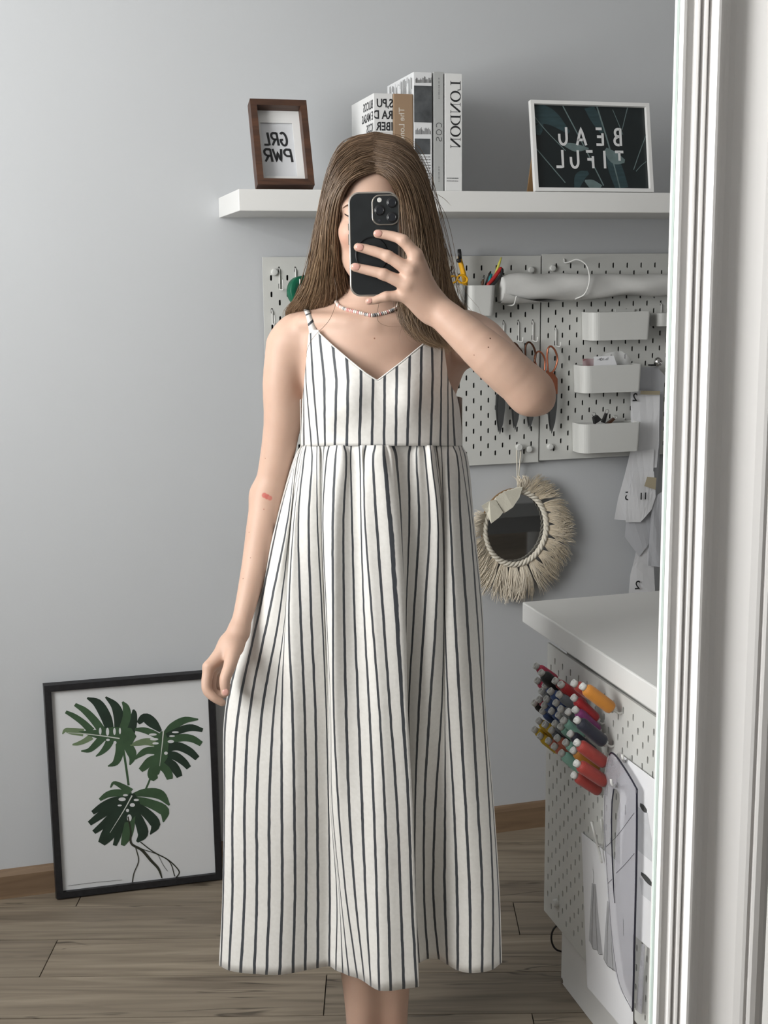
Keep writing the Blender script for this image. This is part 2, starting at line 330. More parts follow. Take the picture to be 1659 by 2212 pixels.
def word(s, gw, gh, pitch, sw, taper=0.0, slant=0.0, jig=0.0):
    """stroke lettering, reading to +x, baseline at y=0; returned mirrored (as seen in a mirror)"""
    out = []; rr = random.Random(len(s)*7+3)
    for i, ch in enumerate(s):
        for pl in GL.get(ch, []):
            p = np.array(pl, float); n = max(2, len(p))
            seg = []
            for a, b in zip(p[:-1], p[1:]): seg += [a+(b-a)*k/4 for k in range(4)]
            seg.append(p[-1]); p = np.array(seg)
            p = np.c_[i*pitch+p[:, 0]*gw+p[:, 1]*gh*slant, p[:, 1]*gh]
            if jig: p += np.array([rr.uniform(-jig, jig), rr.uniform(-jig, jig)])
            wd = sw*np.array([1+jig*30*math.sin(k*1.7+i) for k in range(len(p))]) if jig else sw
            out.append(stroke(p, wd, taper))
    V, Fs = join2(out); V = V.copy(); V[:, 0] *= -1
    return V, [f[::-1] for f in Fs]
def letters(s, gw, gh, pitch, sw, off, o, u, v, lift, m, par, **kw):
    for i, ch in enumerate(s):
        p2 = word(ch, gw, gh, pitch, sw, **kw); mk('letter', *flat((p2[0]+np.array(off)-np.array([i*pitch, 0]), p2[1]), o, u, v, lift), m, par)
def textm(s, size, weight=0.0):
    """built-in font text as flat 2D mesh, mirrored"""
    c = bpy.data.curves.new('t', 'FONT'); c.body = s; c.size = size; c.offset = weight; c.resolution_u = 3
    o = bpy.data.objects.new('t', c); COL.objects.link(o); dg = bpy.context.evaluated_depsgraph_get(); me = bpy.data.meshes.new_from_object(o.evaluated_get(dg))
    V = np.array([v.co[:2] for v in me.vertices]).reshape(-1, 2); Fs = [list(p.vertices)[::-1] for p in me.polygons]
    bpy.data.objects.remove(o); bpy.data.meshes.remove(me); V[:, 0] *= -1
    return V, Fs
def rot2(p2, spin):
    """turn a flat mesh: 'down' makes glyph +x run down and glyph up point left"""
    V, Fs = p2; V = V.copy()
    if spin == 'down': V = np.c_[-V[:, 1], V[:, 0]]         # mirrored text: x already negated
    return V, Fs
def frame_bars(o, u, v, W, H, bw, dep, mat_, root, name='frame_bar', chamfer=0.0):
    """four mitred bars of a picture frame: outer W x H, bar width bw, depth dep towards the viewer (u x v)"""
    n = nrm(np.cross(u, v)); quads = [((0, 0), (W, 0), (W-bw, bw), (bw, bw)), ((W, 0), (W, H), (W-bw, H-bw), (W-bw, bw)),
             ((W, H), (0, H), (bw, H-bw), (W-bw, H-bw)), ((0, H), (0, 0), (bw, bw), (bw, H-bw))]
    for q in quads:
        b = np.array([np.asarray(o)+a*u+c*v for a, c in q]); top = b+n*dep
        if chamfer: top[0] += nrm((b[3]-b[0]))*chamfer; top[1] += nrm((b[2]-b[1]))*chamfer
        mk(name, np.concatenate([b, top]), [[3, 2, 1, 0], [4, 5, 6, 7], [0, 1, 5, 4], [1, 2, 6, 5], [2, 3, 7, 6], [3, 0, 4, 7]], mat_, root)

# ------------------------------------------------------------------ floating shelf
XS0 = float(onY(472, 430, WALL_Y)[0]); SF = float(onX(515, 408, XS0)[1]); SZ1 = float(onX(515, 408, XS0)[2]); SZ0 = float(onX(515, 456, XS0)[2])
sh = mk('floating_shelf', *rbox(((XS0+2.5)/2, (SF+WALL_Y)/2, (SZ0+SZ1)/2), (2.5-XS0, WALL_Y-SF-0.0006, SZ1-SZ0), 0.0015), M['white'])
tag(sh, 'long white floating wall shelf above the pegboards', 'shelf')

# small brown frame with brush lettering
M['walnut'] = wood('dark_walnut', srgb(48, 28, 18), srgb(82, 52, 34), (6, 60, 60), rough=0.45)
M['mat'] = mat('picture_mount', (0.74, 0.745, 0.74), 0.7, var=0.02)
M['card'] = mat('grey_white_card', (0.64, 0.655, 0.68), 0.6, var=0.02)
yb = SF+0.03
bl, br = onY(557, 404, yb), onY(680, 403, yb); x0, x1 = float(bl[0]), float(br[0])
tl = onX(540, 225, x0); Hh = float(tl[2]-SZ1); lean = min(0.36, max(0.12, math.atan2(tl[1]-yb, tl[2]-SZ1)))
Hf = Hh/math.cos(lean); u = np.array([1., 0, 0]); v = np.array([0, math.sin(lean), math.cos(lean)]); n = np.cross(u, v); dep = 0.034
Wf = x1-x0; ob = np.array([x0, yb, SZ1])+v*0.0+(-n)*dep+np.array([0, 0, math.sin(lean)*dep*1.0])
t = thing('picture_frame', 'dark brown deep picture frame with black brush lettering on the shelf', 'picture frame', (x0+Wf/2, yb+0.02, SZ1))
off = np.array([0, 0, math.sin(lean)*0.0])
ob = np.array([x0, yb, SZ1+0.0005])-n*dep+np.array([0, 0, 0.0]);  ob[2] = SZ1+0.0005
frame_bars(ob, u, v, Wf, Hf, 0.0145, dep, M['walnut'], t)
mk('backing_board', *prism([(0.004, 0.004), (Wf-0.004, 0.004), (Wf-0.004, Hf-0.004), (0.004, Hf-0.004)], ob, u, v, 0.001, 0.004), M['card'], t)
bw = 0.0145; pw, ph = Wf-2*bw, Hf-2*bw; oi = ob+u*bw+v*bw
mw = 0.017
for q in ([(0, 0), (pw, 0), (pw, mw), (0, mw)], [(0, ph-mw*1.7), (pw, ph-mw*1.7), (pw, ph), (0, ph)], [(0, mw), (mw*0.55, mw), (mw*0.55, ph-mw*1.7), (0, ph-mw*1.7)], [(pw-mw, mw), (pw, mw), (pw, ph-mw*1.7), (pw-mw, ph-mw*1.7)]):
    mk('mount_strip', *prism(q, oi, u, v, 0.006, 0.008), M['mat'], t)
letters('GRL', 0.0175, 0.031, 0.0200, 0.0056, (pw*0.70, ph*0.53), oi, u, v, 0.0045, M['ink'], t, taper=0.15, slant=0.10, jig=0.0006)
letters('PWR', 0.0195, 0.031, 0.0228, 0.0056, (pw*0.78, ph*0.305), oi, u, v, 0.0045, M['ink'], t, taper=0.15, slant=0.10, jig=0.0006)

# white frame with dark leaf picture
M['bwhite'] = mat('white_frame_paint', (0.70, 0.70, 0.69), 0.45, var=0.02)
M['leafdark'] = mat('leaf_print_dark', srgb(20, 28, 30), 0.35, var=0.35, vscale=14, coat=0.2)
M['leafteal'] = mat('leaf_print_teal', srgb(44, 62, 66), 0.4, var=0.5, vscale=30, stretch=(1, 1, 6))
M['leafpale'] = mat('leaf_print_pale', srgb(96, 112, 112), 0.4, var=0.4, vscale=40)
M['kraft'] = mat('kraft_card', srgb(140, 110, 75), 0.7, var=0.1)
yb = SF+0.02
bl, br = onY(1157, 407, yb), onY(1413, 405, yb); x0, x1 = float(bl[0]), float(br[0]); tl = onX(1146, 218, x0)
lean = min(0.32, max(0.1, math.atan2(tl[1]-yb, tl[2]-SZ1))); Hf = float(tl[2]-SZ1)/math.cos(lean); Wf = x1-x0
v = np.array([0, math.sin(lean), math.cos(lean)]); n = np.cross(u, v); dep = 0.014
t = thing('picture_frame', 'white picture frame with dark tropical leaves and white letters on the shelf', 'picture frame', (x0+Wf/2, yb+0.02, SZ1))
ob = np.array([x0, yb, SZ1+0.0005])-n*dep; ob[2] = SZ1+0.0005
bw = 0.0085; frame_bars(ob, u, v, Wf, Hf, bw, dep, M['bwhite'], t)
pw, ph = Wf-2*bw, Hf-2*bw; oi = ob+u*bw+v*bw
mk('backing_board', *prism([(0.002, 0.002), (Wf-0.002, 0.002), (Wf-0.002, Hf-0.002), (0.002, Hf-0.002)], ob, u, v, -0.002, 0.0005), M['kraft'], t)
sup = ob+u*0.004+v*0.06
mk('easel_stand', *box(sup+np.array([0.012, 0.03, -0.015]), (0.02, 0.004, 0.085), np.array([[1., 0, 0], nrm([0, 1, 0.35]), nrm([0, -0.35, 1])])), M['kraft'], t)
pic = mk('leaf_picture', *prism([(0, 0), (pw, 0), (pw, ph), (0, ph)], oi, u, v, 0.002, 0.004), M['leafdark'], t)
hm = homog([(218, 185), (890, 198), (930, 690), (248, 692)])
def on_pic(pts): q = hm(pts); return q*np.array([pw, ph])
L = 0.0041
for k, (pts, wd, mm) in enumerate([
    ([(225, 230), (330, 260), (440, 350)], [120, 90, 20], 'leafteal'), ([(240, 300), (260, 340), (275, 350)], [90, 60, 30], 'leafteal'),
    ([(555, 190), (600, 270), (640, 350)], [60, 60, 20], 'leafteal'), ([(690, 470), (730, 580), (770, 690)], [70, 90, 80], 'leafteal'),
    ([(410, 420), (480, 440), (560, 445)], [20, 45, 8], 'leafpale'), ([(660, 450), (720, 500), (780, 520)], [30, 70, 20], 'leafpale'),
    ([(540, 640), (580, 660), (640, 688)], [10, 50, 40], 'leafpale'), ([(490, 690), (510, 620), (560, 590)], [30, 60, 20], 'leafteal'),
    ([(400, 190), (520, 410), (655, 670)], [7, 7, 7], 'leafpale'), ([(605, 190), (680, 420), (755, 685)], [9, 9, 7], 'leafpale'),
    ([(225, 250), (300, 340), (420, 460)], [5, 5, 5], 'leafpale'), ([(238, 445), (320, 540), (420, 655)], [6, 6, 6], 'leafpale'),
    ([(790, 195), (775, 260), (760, 330)], [6, 5, 4], 'leafpale'), ([(905, 360), (870, 460), (835, 570)], [5, 5, 5], 'leafpale'),
    ([(910, 520), (880, 545), (850, 580)], [4, 4, 4], 'leafpale'), ([(700, 210), (740, 300), (765, 360)], [4, 4, 4], 'leafpale')]):
    p = cr(pts, 12); ww = cr(np.array(wd, float)[:, None], 12)[:, 0]*pw/690
    s2 = stroke(on_pic(p), ww); s2 = (np.clip(s2[0], [0, 0], [pw, ph]), s2[1])
    mk('leaf_shape', *flat(s2, oi, u, v, L+k*0.00004), M[mm], pic)
gs = pw/690
M['lettergrey'] = mat('white_print_letters', (0.60, 0.61, 0.61), 0.5, var=0.04)
for s, xr, yb_ in (('BEAU', 763, 428), ('TIFUL', 780, 565)):
    q = on_pic([(xr, yb_)])[0]
    letters(s, 58*gs, 100*gs, (112 if s == 'BEAU' else 93)*gs, 15*gs, q, oi, u, v, L+0.001, M['lettergrey'], pic)

# ------------------------------------------------------------------ books
def bookmat(nm, c, r=0.45): M[nm] = mat(nm, c, r, var=0.03, vscale=25, bump=0.02); return M[nm]
bookmat('book_white', (0.68, 0.685, 0.68)); bookmat('book_grey', (0.40, 0.41, 0.405)); bookmat('book_tan', srgb(150, 126, 102)); bookmat('book_pages', (0.62, 0.60, 0.55), 0.9)
bookmat('book_news', (0.66, 0.67, 0.68)); M['photo'] = mat('printed_photo', (0.075, 0.08, 0.085), 0.4, var=0.8, vscale=45)
M['tanletter'] = mat('pale_letters', (0.62, 0.58, 0.52), 0.5, var=0.05)
yb = SF+0.012
def book(xa, xb, ytop, depth, m, label, dy=0.0, recess=0.0):
    y0 = yb+dy; a = float(onY(xa, 300, y0)[0]); b = float(onY(xb, 300, y0)[0]); zt = float(onY((xa+xb)/2, ytop, y0)[2]); ct = 0.0022
    t = thing('book', label, 'book', ((a+b)/2, y0+depth/2, SZ1), 'books on the shelf')
    mk('spine', *rbox(((a+b)/2, y0+0.002, (SZ1+zt)/2+0.0003), (b-a, 0.004, zt-SZ1), 0.0012), M[m], t)
    for xc in (a+ct/2, b-ct/2): mk('cover', *rbox((xc, y0+0.004+(depth-0.004)/2, (SZ1+zt)/2+0.0003), (ct, depth-0.004, zt-SZ1), 0.0007), M[m], t)
    mk('pages', *bbox(a+ct, b-ct, y0+0.0045, y0+depth-0.004, SZ1+0.004, zt-0.004), M['book_pages'], t)
    return t, a, b, y0, zt
def spine_px(px, py, y0): p = onY(px, py, y0-0.0003); return p
ux, uz = np.array([1., 0, 0]), np.array([0, 0, 1.])
# white text block book
t, a, b, y0, zt = book(808, 849.5, 202, 0.20, 'book_white', 'thick white book covered in large black capitals, leftmost on the shelf', dy=0.004)
for s, py in (('S,PU', 232), ('RA D', 257), ('IBER', 282)):
    p = spine_px(850, py, y0); lw = textm(s, 0.0255, 0.0005); V = lw[0].copy(); V[:, 0] *= 0.80; V = V[np.all(V > -9, 1)]
    V[:, 0] = np.maximum(V[:, 0], -(b-a)+0.001); mk('lettering', *flat((V, lw[1]), (p[0]-0.001, y0, p[2]), ux, uz, 0.0004), M['ink'], t)
for s, py in (('BLICOS', 232), ('E MASAS', 257), ('ICOS', 282)):
    p = spine_px(808, py, y0); lw = textm(s, 0.0255, 0.0005)
    mk('lettering', *flat((lw[0]*np.array([1.0, 1.0]), lw[1]), (a, y0+0.006, p[2]), (0, -1., 0), uz, 0.0004), M['ink'], t)
# tan book
t, a, b, y0, zt = book(851, 892.5, 203, 0.19, 'book_tan', 'tan brown book with small pale serif title beside the newsprint book')
p = spine_px(863, 232, y0); lw = rot2(textm('The Lonely C', 0.0185, 0.0001), 'down')
mk('lettering', *flat((lw[0], lw[1]), (p[0]+0.011, y0, p[2]), ux, uz, 0.0004), M['tanletter'], t)
# newsprint book
t, a, b, y0, zt = book(894, 933.5, 156, 0.215, 'book_news', 'tall book with newspaper print and dark photos on its spine')
def news_rect(xa, ya, xb, yb_, m='photo', nm='printed_photo'):
    A = onY(xa, yb_, y0); B = onY(xb, ya, y0); x0_, x1_ = max(A[0], a+0.0008), min(B[0], b-0.0008)
    mk(nm, *prism([(x0_, A[2]), (x1_, A[2]), (x1_, B[2]), (x0_, B[2])], (0, y0, 0), ux, uz, 0.0002, 0.0005), M[m], t)
news_rect(894, 186, 933, 264); news_rect(896, 300, 929, 333)
def newslines(xa, xb, rows):
    out = []
    for py in rows:
        x = xa
        while x < xb-2:
            wd = RND.uniform(2.0, 6.0); xe = min(x+wd, xb); A = onY(x, py, y0); B = onY(xe, py, y0); out.append(stroke([(A[0], A[2]), (B[0], B[2])], RND.uniform(0.0011, 0.0017))); x = xe+RND.uniform(0.8, 1.6)
    return join2(out)
def newsbars(xa, xb, ya, yb_):
    out = []; x = xa
    while x < xb:
        h = RND.uniform(0.45, 1.0); A = onY(x, yb_, y0); B = onY(x, yb_-(yb_-ya)*h, y0); out.append(stroke([(A[0], A[2]), (B[0], B[2])], 0.0009)); x += RND.uniform(1.5, 2.4)
    return join2(out)
mk('lettering', *flat(newsbars(898, 931, 165, 179), (0, y0, 0), ux, uz, 0.0004), M['ink'], t)
mk('lettering', *flat(newsbars(898, 931, 275, 290), (0, y0, 0), ux, uz, 0.0004), M['ink'], t)
mk('lettering', *flat(newslines(897, 930, range(339, 402, 6)), (0, y0, 0), ux, uz, 0.0004), M['ink'], t)
V, Fs = stroke([(0.02, zt-0.01), (0.02, zt-0.07)], 0.002)
mk('lettering', *flat(join2([stroke([(-q, zt-0.004-RND.random()*0.01), (-q, zt-0.012-RND.random()*0.05)], RND.uniform(0.001, 0.004)) for q in np.linspace(0.01, 0.19, 24)]), (a, y0+0.002, 0), (0, -1., 0), uz, 0.0004), M['ink'], t)
# grey book
t, a, b, y0, zt = book(937, 958.5, 155, 0.21, 'book_grey', 'slim grey book with thin capitals on the spine between taller white spines')
p = spine_px(954, 265, y0); lw = rot2(word('COS', 0.0125, 0.013, 0.0148, 0.0011), 'down')
mk('lettering', *flat((lw[0], lw[1]), (p[0], y0, p[2]), ux, uz, 0.0004), M['ink'], t)
out = [stroke([(0, -q), (0, -q-RND.uniform(0.001, 0.004))], 0.0016) for q in np.arange(0, 0.06, 0.0052)]
for py in (168, 360):
    p = spine_px(948, py, y0); mk('lettering', *flat(join2([(o_[0]*np.array([1, 0.75 if py == 168 else 0.55]), o_[1]) for o_ in out]), (p[0], y0, p[2]), ux, uz, 0.0004), M['photo'], t)
# LONDON book with built serif capitals
t, a, b, y0, zt = book(961, 998.5, 159, 0.22, 'book_white', 'white book with black serif LONDON on the spine, rightmost of the row')
def serif(ch):
    o_ = []
    thick, thin, sf = 0.16, 0.05, 0.05
    def S(p, wd): o_.append(stroke(p, wd))
    if ch == 'L': S([(.25, 0), (.25, 1)], thick); S([(.05, .02), (.9, .02)], sf); S([(.05, .98), (.45, .98)], sf); S([(.84, 0), (.9, .3)], 0.07)
    if ch == 'O': p = np.array(arc(.5, .5, .43, .5, 0, 360, 40)); T = np.linspace(0, 2*np.pi, 40); S(p, 0.05+0.13*np.abs(np.cos(T)))
    if ch == 'N': S([(.16, 0), (.16, 1)], thin); S([(.14, .98), (.86, .02)], thick*1.1); S([(.86, 0), (.86, 1)], thin); S([(0, .98), (.25, .98)], sf); S([(.02, .02), (.32, .02)], sf); S([(.7, .98), (1, .98)], sf)
    if ch == 'D': S([(.2, 0), (.2, 1)], thick); p = np.array([(.1, .98)]+arc(.4, .5, .52, .48, 90, -90, 24)+[(.1, .02)]); T = np.linspace(-1, 1, len(p)); S(p, 0.05+0.12*np.clip(1-(T/0.75)**2, 0, 1)); S([(.02, .98), (.3, .98)], sf); S([(.02, .02), (.3, .02)], sf)
    return join2(o_)
adv = {'L': 0.92, 'O': 1.02, 'N': 1.06, 'D': 1.0}; xx = 0; pt, pb = spine_px(993, 174, y0), spine_px(993, 323, y0); sc = float(pt[2]-pb[2])/sum(adv[c] for c in 'LONDON'); p = spine_px(994.5, 174, y0)
for ch in 'LONDON':
    g = serif(ch); V = (g[0]*np.array([0.95, 1])+np.array([xx, 0]))*np.array([sc, 0.0235]); xx += adv[ch]
    mk('letter', *flat((np.c_[-V[:, 1], -V[:, 0]], [f[::-1] for f in g[1]]), (p[0], y0, p[2]), ux, uz, 0.0004), M['ink'], t)
for py, wd_ in ((385, 0.0017), (391, 0.0012)):
    A = onY(965, py, y0); B = onY(990, py, y0); q = A[0]; out = []
    while q < B[0]: e = min(B[0], q+RND.uniform(0.0012, 0.003)); out.append(stroke([(q, A[2]), (e, B[2])], wd_)); q = e+0.0005
    mk('lettering', *flat(join2(out), (0, y0, 0), ux, uz, 0.0004), M['ink'], t)

# ------------------------------------------------------------------ pegboards
def pegboard_mesh(W, H, th, cols, rows, r=0.012):
    """perforated sheet in local (u, v), front at w=0, back at w=-th; staggered slots"""
    cw, chh = W/cols, H/rows; V = []; Fs = []
    sw, sl = 0.0027, 0.0075; ring = [(sw, -sl+sw), (sw, sl-sw), (sw*0.5, sl-sw*0.25), (-sw*0.5, sl-sw*0.25), (-sw, sl-sw), (-sw, -sl+sw), (-sw*0.5, -sl+sw*0.25), (sw*0.5, -sl+sw*0.25)]
    def quad(x0, y0, x1, y1):
        k = len(V); V.extend([(x0, y0, 0), (x1, y0, 0), (x1, y1, 0), (x0, y1, 0)]); Fs.append([k, k+1, k+2, k+3])
    mrg = 0.011
    holes = []
    for i in range(rows):
        y0, y1 = i*chh, (i+1)*chh; odd = i % 2
        xs = [cw*(0.5 if odd else 0)+j*cw for j in range(cols+1 - (1 if odd else 0))]
        if odd: quad(0, y0, cw*0.5, y1); quad(W-cw*0.5, y0, W, y1)
        for j in range(len(xs)-1):
            x0, x1 = xs[j], xs[j+1]; cx, cy = (x0+x1)/2, (y0+y1)/2
            if i in (0, rows-1): quad(x0, y0, x1, y1); continue
            k = len(V); V.extend([(x1, y0, 0), (x1, y1, 0), (cx+sw*0.5, y1, 0), (cx-sw*0.5, y1, 0), (x0, y1, 0), (x0, y0, 0), (cx-sw*0.5, y0, 0), (cx+sw*0.5, y0, 0)])
            V.extend([(cx+a, cy+b, 0) for a, b in ring]); V.extend([(cx+a, cy+b, -th) for a, b in ring])
            for q in range(8):
                p = (q+1) % 8; Fs.append([k+q, k+p, k+8+p, k+8+q]); Fs.append([k+8+q, k+8+p, k+16+p, k+16+q])
    # edge walls
    k = len(V); V.extend([(0, 0, 0), (W, 0, 0), (W, H, 0), (0, H, 0), (0, 0, -th), (W, 0, -th), (W, H, -th), (0, H, -th)])
    for a, b in ((0, 1), (1, 2), (2, 3), (3, 0)): Fs.append([k+a, k+4+a, k+4+b, k+b])
    return np.array(V, float), Fs
def place(V, o, u, v):
    n = nrm(np.cross(u, v)); V = np.asarray(V, float); return np.asarray(o, float)+V[:, :1]*np.asarray(u, float)+V[:, 1:2]*np.asarray(v, float)+V[:, 2:]*n
PBY = WALL_Y-0.018                                   # front face of the wall pegboards
pTL, pST, pSB = onY(567, 559, PBY), onY(1171, 549, PBY), onY(1163, 998, PBY)
PZ1, PZ0 = float(pTL[2]+pST[2])/2, float(pSB[2]); PX0, PX1 = float(pTL[0]), float(pST[0]+pSB[0])/2
WB, HB = PX1-PX0-0.002, PZ1-PZ0
M['gapdark'] = mat('board_gap_shade', (0.02, 0.02, 0.02), 0.95, var=0.2)
PB = pegboard_mesh(WB, HB, 0.005, 18, 27)
for k, lab in ((0, 'white perforated pegboard partly hidden behind the woman'), (1, 'white perforated pegboard holding three bins, nearest the mirror frame')):
    t = thing('pegboard', lab, 'pegboard', (PX0+k*(WB+0.004)+WB/2, PBY+0.009, PZ0), 'white pegboards on the back wall')
    o = np.array([PX0+k*(WB+0.004), PBY, PZ0+k*0.004]); mk('perforated_panel', place(PB[0], o, ux, uz), PB[1], M['peg'], t)
    mk('gap_shade_sheet', *bbox(o[0]+0.006, o[0]+WB-0.006, PBY+0.0125, PBY+0.0165, o[2]+0.006, o[2]+HB-0.006), M['gapdark'], t)  # dark sheet added in place of the shade behind the board
    for sx, sz in ((0.028, HB-0.036), (WB-0.028, HB-0.036), (0.028, 0.036), (WB-0.028, 0.036)):
        c = o+np.array([sx, 0, sz]); mk('fastener', *lathe([(0.0088, 0.0005), (0.0088, 0.007), (0.0065, 0.0095), (0.003, 0.010)], c, (0, -1, 0), 14), M['whiteplastic'], t)
ZH = HB/27; XH = WB/18
def hole(px, py):
    """nearest slot of the wall pegboards to a picture point"""
    p = onY(px, py, PBY); k = 1 if p[0] > PX1+0.001 else 0; ox = PX0+k*(WB+0.004); i = int(round((p[2]-PZ0)/ZH-0.5)); odd = i % 2
    j = round((p[0]-ox)/XH-(1.0 if odd else 0.5)); return np.array([ox+(j+(1.0 if odd else 0.5))*XH, PBY, PZ0+(i+0.5)*ZH])
def hook(px0, py0, px1, py1, label, out=0.032, up=0.022, r=0.0016):
    """wire hook: drops down the board from the upper slot, then out and up"""
    h = hole(px0, py0); zb = float(onY(px1, py1, PBY-0.004)[2])
    path = [h+(0, 0.010, 0.004), h+(0, 0.002, 0.003), h+(0, -0.0025, -0.002), h+(0, -0.0030, -0.010), np.array([h[0], PBY-0.003, zb+0.006]), np.array([h[0], PBY-0.005, zb+0.001]),
            np.array([h[0], PBY-out+0.006, zb]), np.array([h[0], PBY-out, zb+0.005]), np.array([h[0], PBY-out, zb+up])]
    o = mk('pegboard_hook', *tube(cr(path, 40), r, 8), M['wire'], None, True); tag(o, label, 'hook', 'white wire hooks on the pegboard'); return o, h, zb
hook(596, 575, 602, 626, 'white wire hook at the upper left corner of the pegboard', out=0.045, up=0.024)
_, hgreen, zgreen = hook(630, 575, 636, 626, 'white wire hook carrying the green round tape, beside the hair', out=0.05, up=0.026)
hook(598, 677, 598, 700, 'white wire hook just above the bare shoulder', out=0.03)
# green roll on the hook
M['green'] = mat('green_tape', srgb(12, 96, 70), 0.4, var=0.25, vscale=40)
c = onY(652, 630, PBY-0.035); c[1] = PBY-0.035
g = thing('tape_roll', 'dark green round tape roll hanging on the pegboard behind the hair', 'tape', (c[0], c[1], c[2]-0.035))
mk('roll_body', *lathe([(0.014, -0.011), (0.036, -0.011), (0.0375, -0.009), (0.0375, 0.009), (0.036, 0.011), (0.014, 0.011), (0.014, -0.011)], c, (0.35, -1, 0.1), 28), M['green'], g, True)
mk('core', *lathe([(0.0139, -0.010), (0.0139, 0.010), (0.0115, 0.010), (0.0115, -0.010), (0.0139, -0.010)], c, (0.35, -1, 0.1), 24), M['kraft'], g, True)

# pen cups
def cup(xa, xb, yt, yb_, dep, label):
    """open container with rounded front corners"""
    y0 = PBY-dep; A = onY(xa, yb_, y0); B = onY(xb, yt, y0); x0_, x1_, z0_, z1_ = A[0], B[0], A[2], B[2]; W_ = x1_-x0_
    t = thing('storage_cup', label, 'container', ((x0_+x1_)/2, PBY-dep/2, z0_))
    r = min(0.016, W_*0.3); th = 0.0022
    def outline(e): return [(x0_+e, PBY-0.002), (x0_+e, y0+r)]+[(x0_+r+(r-e)*math.cos(q), y0+r+(r-e)*math.sin(q)) for q in np.radians(np.linspace(180, 270, 7))]+[(x1_-r+(r-e)*math.cos(q), y0+r+(r-e)*math.sin(q)) for q in np.radians(np.linspace(270, 360, 7))]+[(x1_-e, y0+r), (x1_-e, PBY-0.002)]
    oo, ii = outline(0), outline(th); ii[0] = (ii[0][0], PBY-0.002-th); ii[-1] = (ii[-1][0], PBY-0.002-th); n = len(oo); tp = 0.92
    cx = (x0_+x1_)/2
    def ringz(o_, z, s=1.0): return [(cx+(a-cx)*s, PBY-(PBY-b)*s, z) for a, b in o_]
    V = ringz(oo, z0_, tp)+ringz(oo, z1_)+ringz(ii, z1_)+ringz(ii, z0_+th, tp)
    Fs = []
    for L in range(3):
        for q in range(n): p = (q+1) % n; Fs.append([L*n+q, L*n+p, (L+1)*n+p, (L+1)*n+q])
    Fs += [list(range(n))[::-1], list(range(3*n, 4*n))]
    mk('container_shell', V, Fs, M['whiteplastic'], t); return t, np.array([x0_, x1_, y0, PBY, z0_, z1_])
_, cb1 = cup(1013, 1073, 616, 683, 0.085, 'white plastic cup holding pens and small scissors on the pegboard')
_, cb2 = cup(957, 1009, 616, 683, 0.085, 'white plastic cup with yellow cutter half hidden by the hair')
M['yellow'] = mat('yellow_plastic', srgb(226, 168, 24), 0.35, var=0.06); M['lemon'] = mat('lemon_plastic', srgb(208, 204, 96), 0.4, var=0.06)
M['teal'] = mat('teal_plastic', srgb(20, 120, 128), 0.4, var=0.1); M['redp'] = mat('red_plastic', srgb(170, 40, 40), 0.4, var=0.1)
M['steel'] = mat('dark_steel', (0.30, 0.31, 0.31), 0.28, metal=1.0, var=0.1, vscale=30); M['chrome'] = mat('chrome', (0.62, 0.61, 0.60), 0.14, metal=1.0, var=0.05)
# rotary cutter
yc = PBY-0.045; zc = cb2[5]
q = thing('rotary_cutter', 'yellow rotary cutter with black blade guard standing in a cup', 'cutter', tuple(onY(998, 616, yc)-np.array([0, 0, 0.05])))
path = [onY(1006, 640, yc), onY(1005, 612, yc), onY(1000, 588, yc), onY(995, 568, yc), onY(992, 553, yc)]
mk('handle', *tube(cr(path, 16), np.interp(np.linspace(0, 1, 16), [0, .5, .8, 1], [0.0095, 0.0105, 0.0095, 0.006]), 10, flat=0.6), M['yellow'], q, True)
c = onY(993, 549, yc-0.006); mk('blade_guard', *lathe([(0.0005, -0.004), (0.012, -0.004), (0.013, 0), (0.012, 0.004), (0.0005, 0.004)], c, (0.9, -0.4, 0.1), 20), M['black'], q, True)
c = onY(990, 563, yc-0.012); mk('blade_nut', *lathe([(0.0055, 0), (0.0055, 0.006), (0.003, 0.008)], c, (0, -1, 0), 12), M['black'], q, True)
def loopy(c, rx, rz, tilt, r, m, nm, root, flat_=1.0):
    t_ = np.linspace(0, 2*np.pi, 29); a_ = np.array([math.cos(tilt), 0, math.sin(tilt)]); b_ = np.array([-math.sin(tilt), 0, math.cos(tilt)])
    mk(nm, *tube([np.asarray(c)+a_*rx*math.cos(k)+b_*rz*math.sin(k) for k in t_], r, 8, False, flat_), m, root, True)
q = thing('small_scissors', 'yellow handled scissors sticking out of the cup beside the hair', 'scissors', tuple(onY(986, 616, yc-0.02)-np.array([0, 0, 0.05])))
loopy(onY(977, 604, yc-0.025), 0.0125, 0.0085, 0.2, 0.0026, M['yellow'], 'handle', q); loopy(onY(999, 603, yc-0.025), 0.0130, 0.0095, -0.25, 0.0026, M['yellow'], 'handle', q)
mk('blade', *tube([onY(990, 612, yc-0.025), onY(992, 650, yc-0.02)], [0.003, 0.0012], 6, True, 0.4), M['steel'], q)
q = mk('wire_ring', *tube([onY(968+9*math.cos(k), 594+11*math.sin(k), yc-0.012) for k in np.linspace(0, 2*np.pi, 25)], 0.0016, 6, False), M['black'], None, True); tag(q, 'thin black ring handle peeking out beside the hair', 'ring')
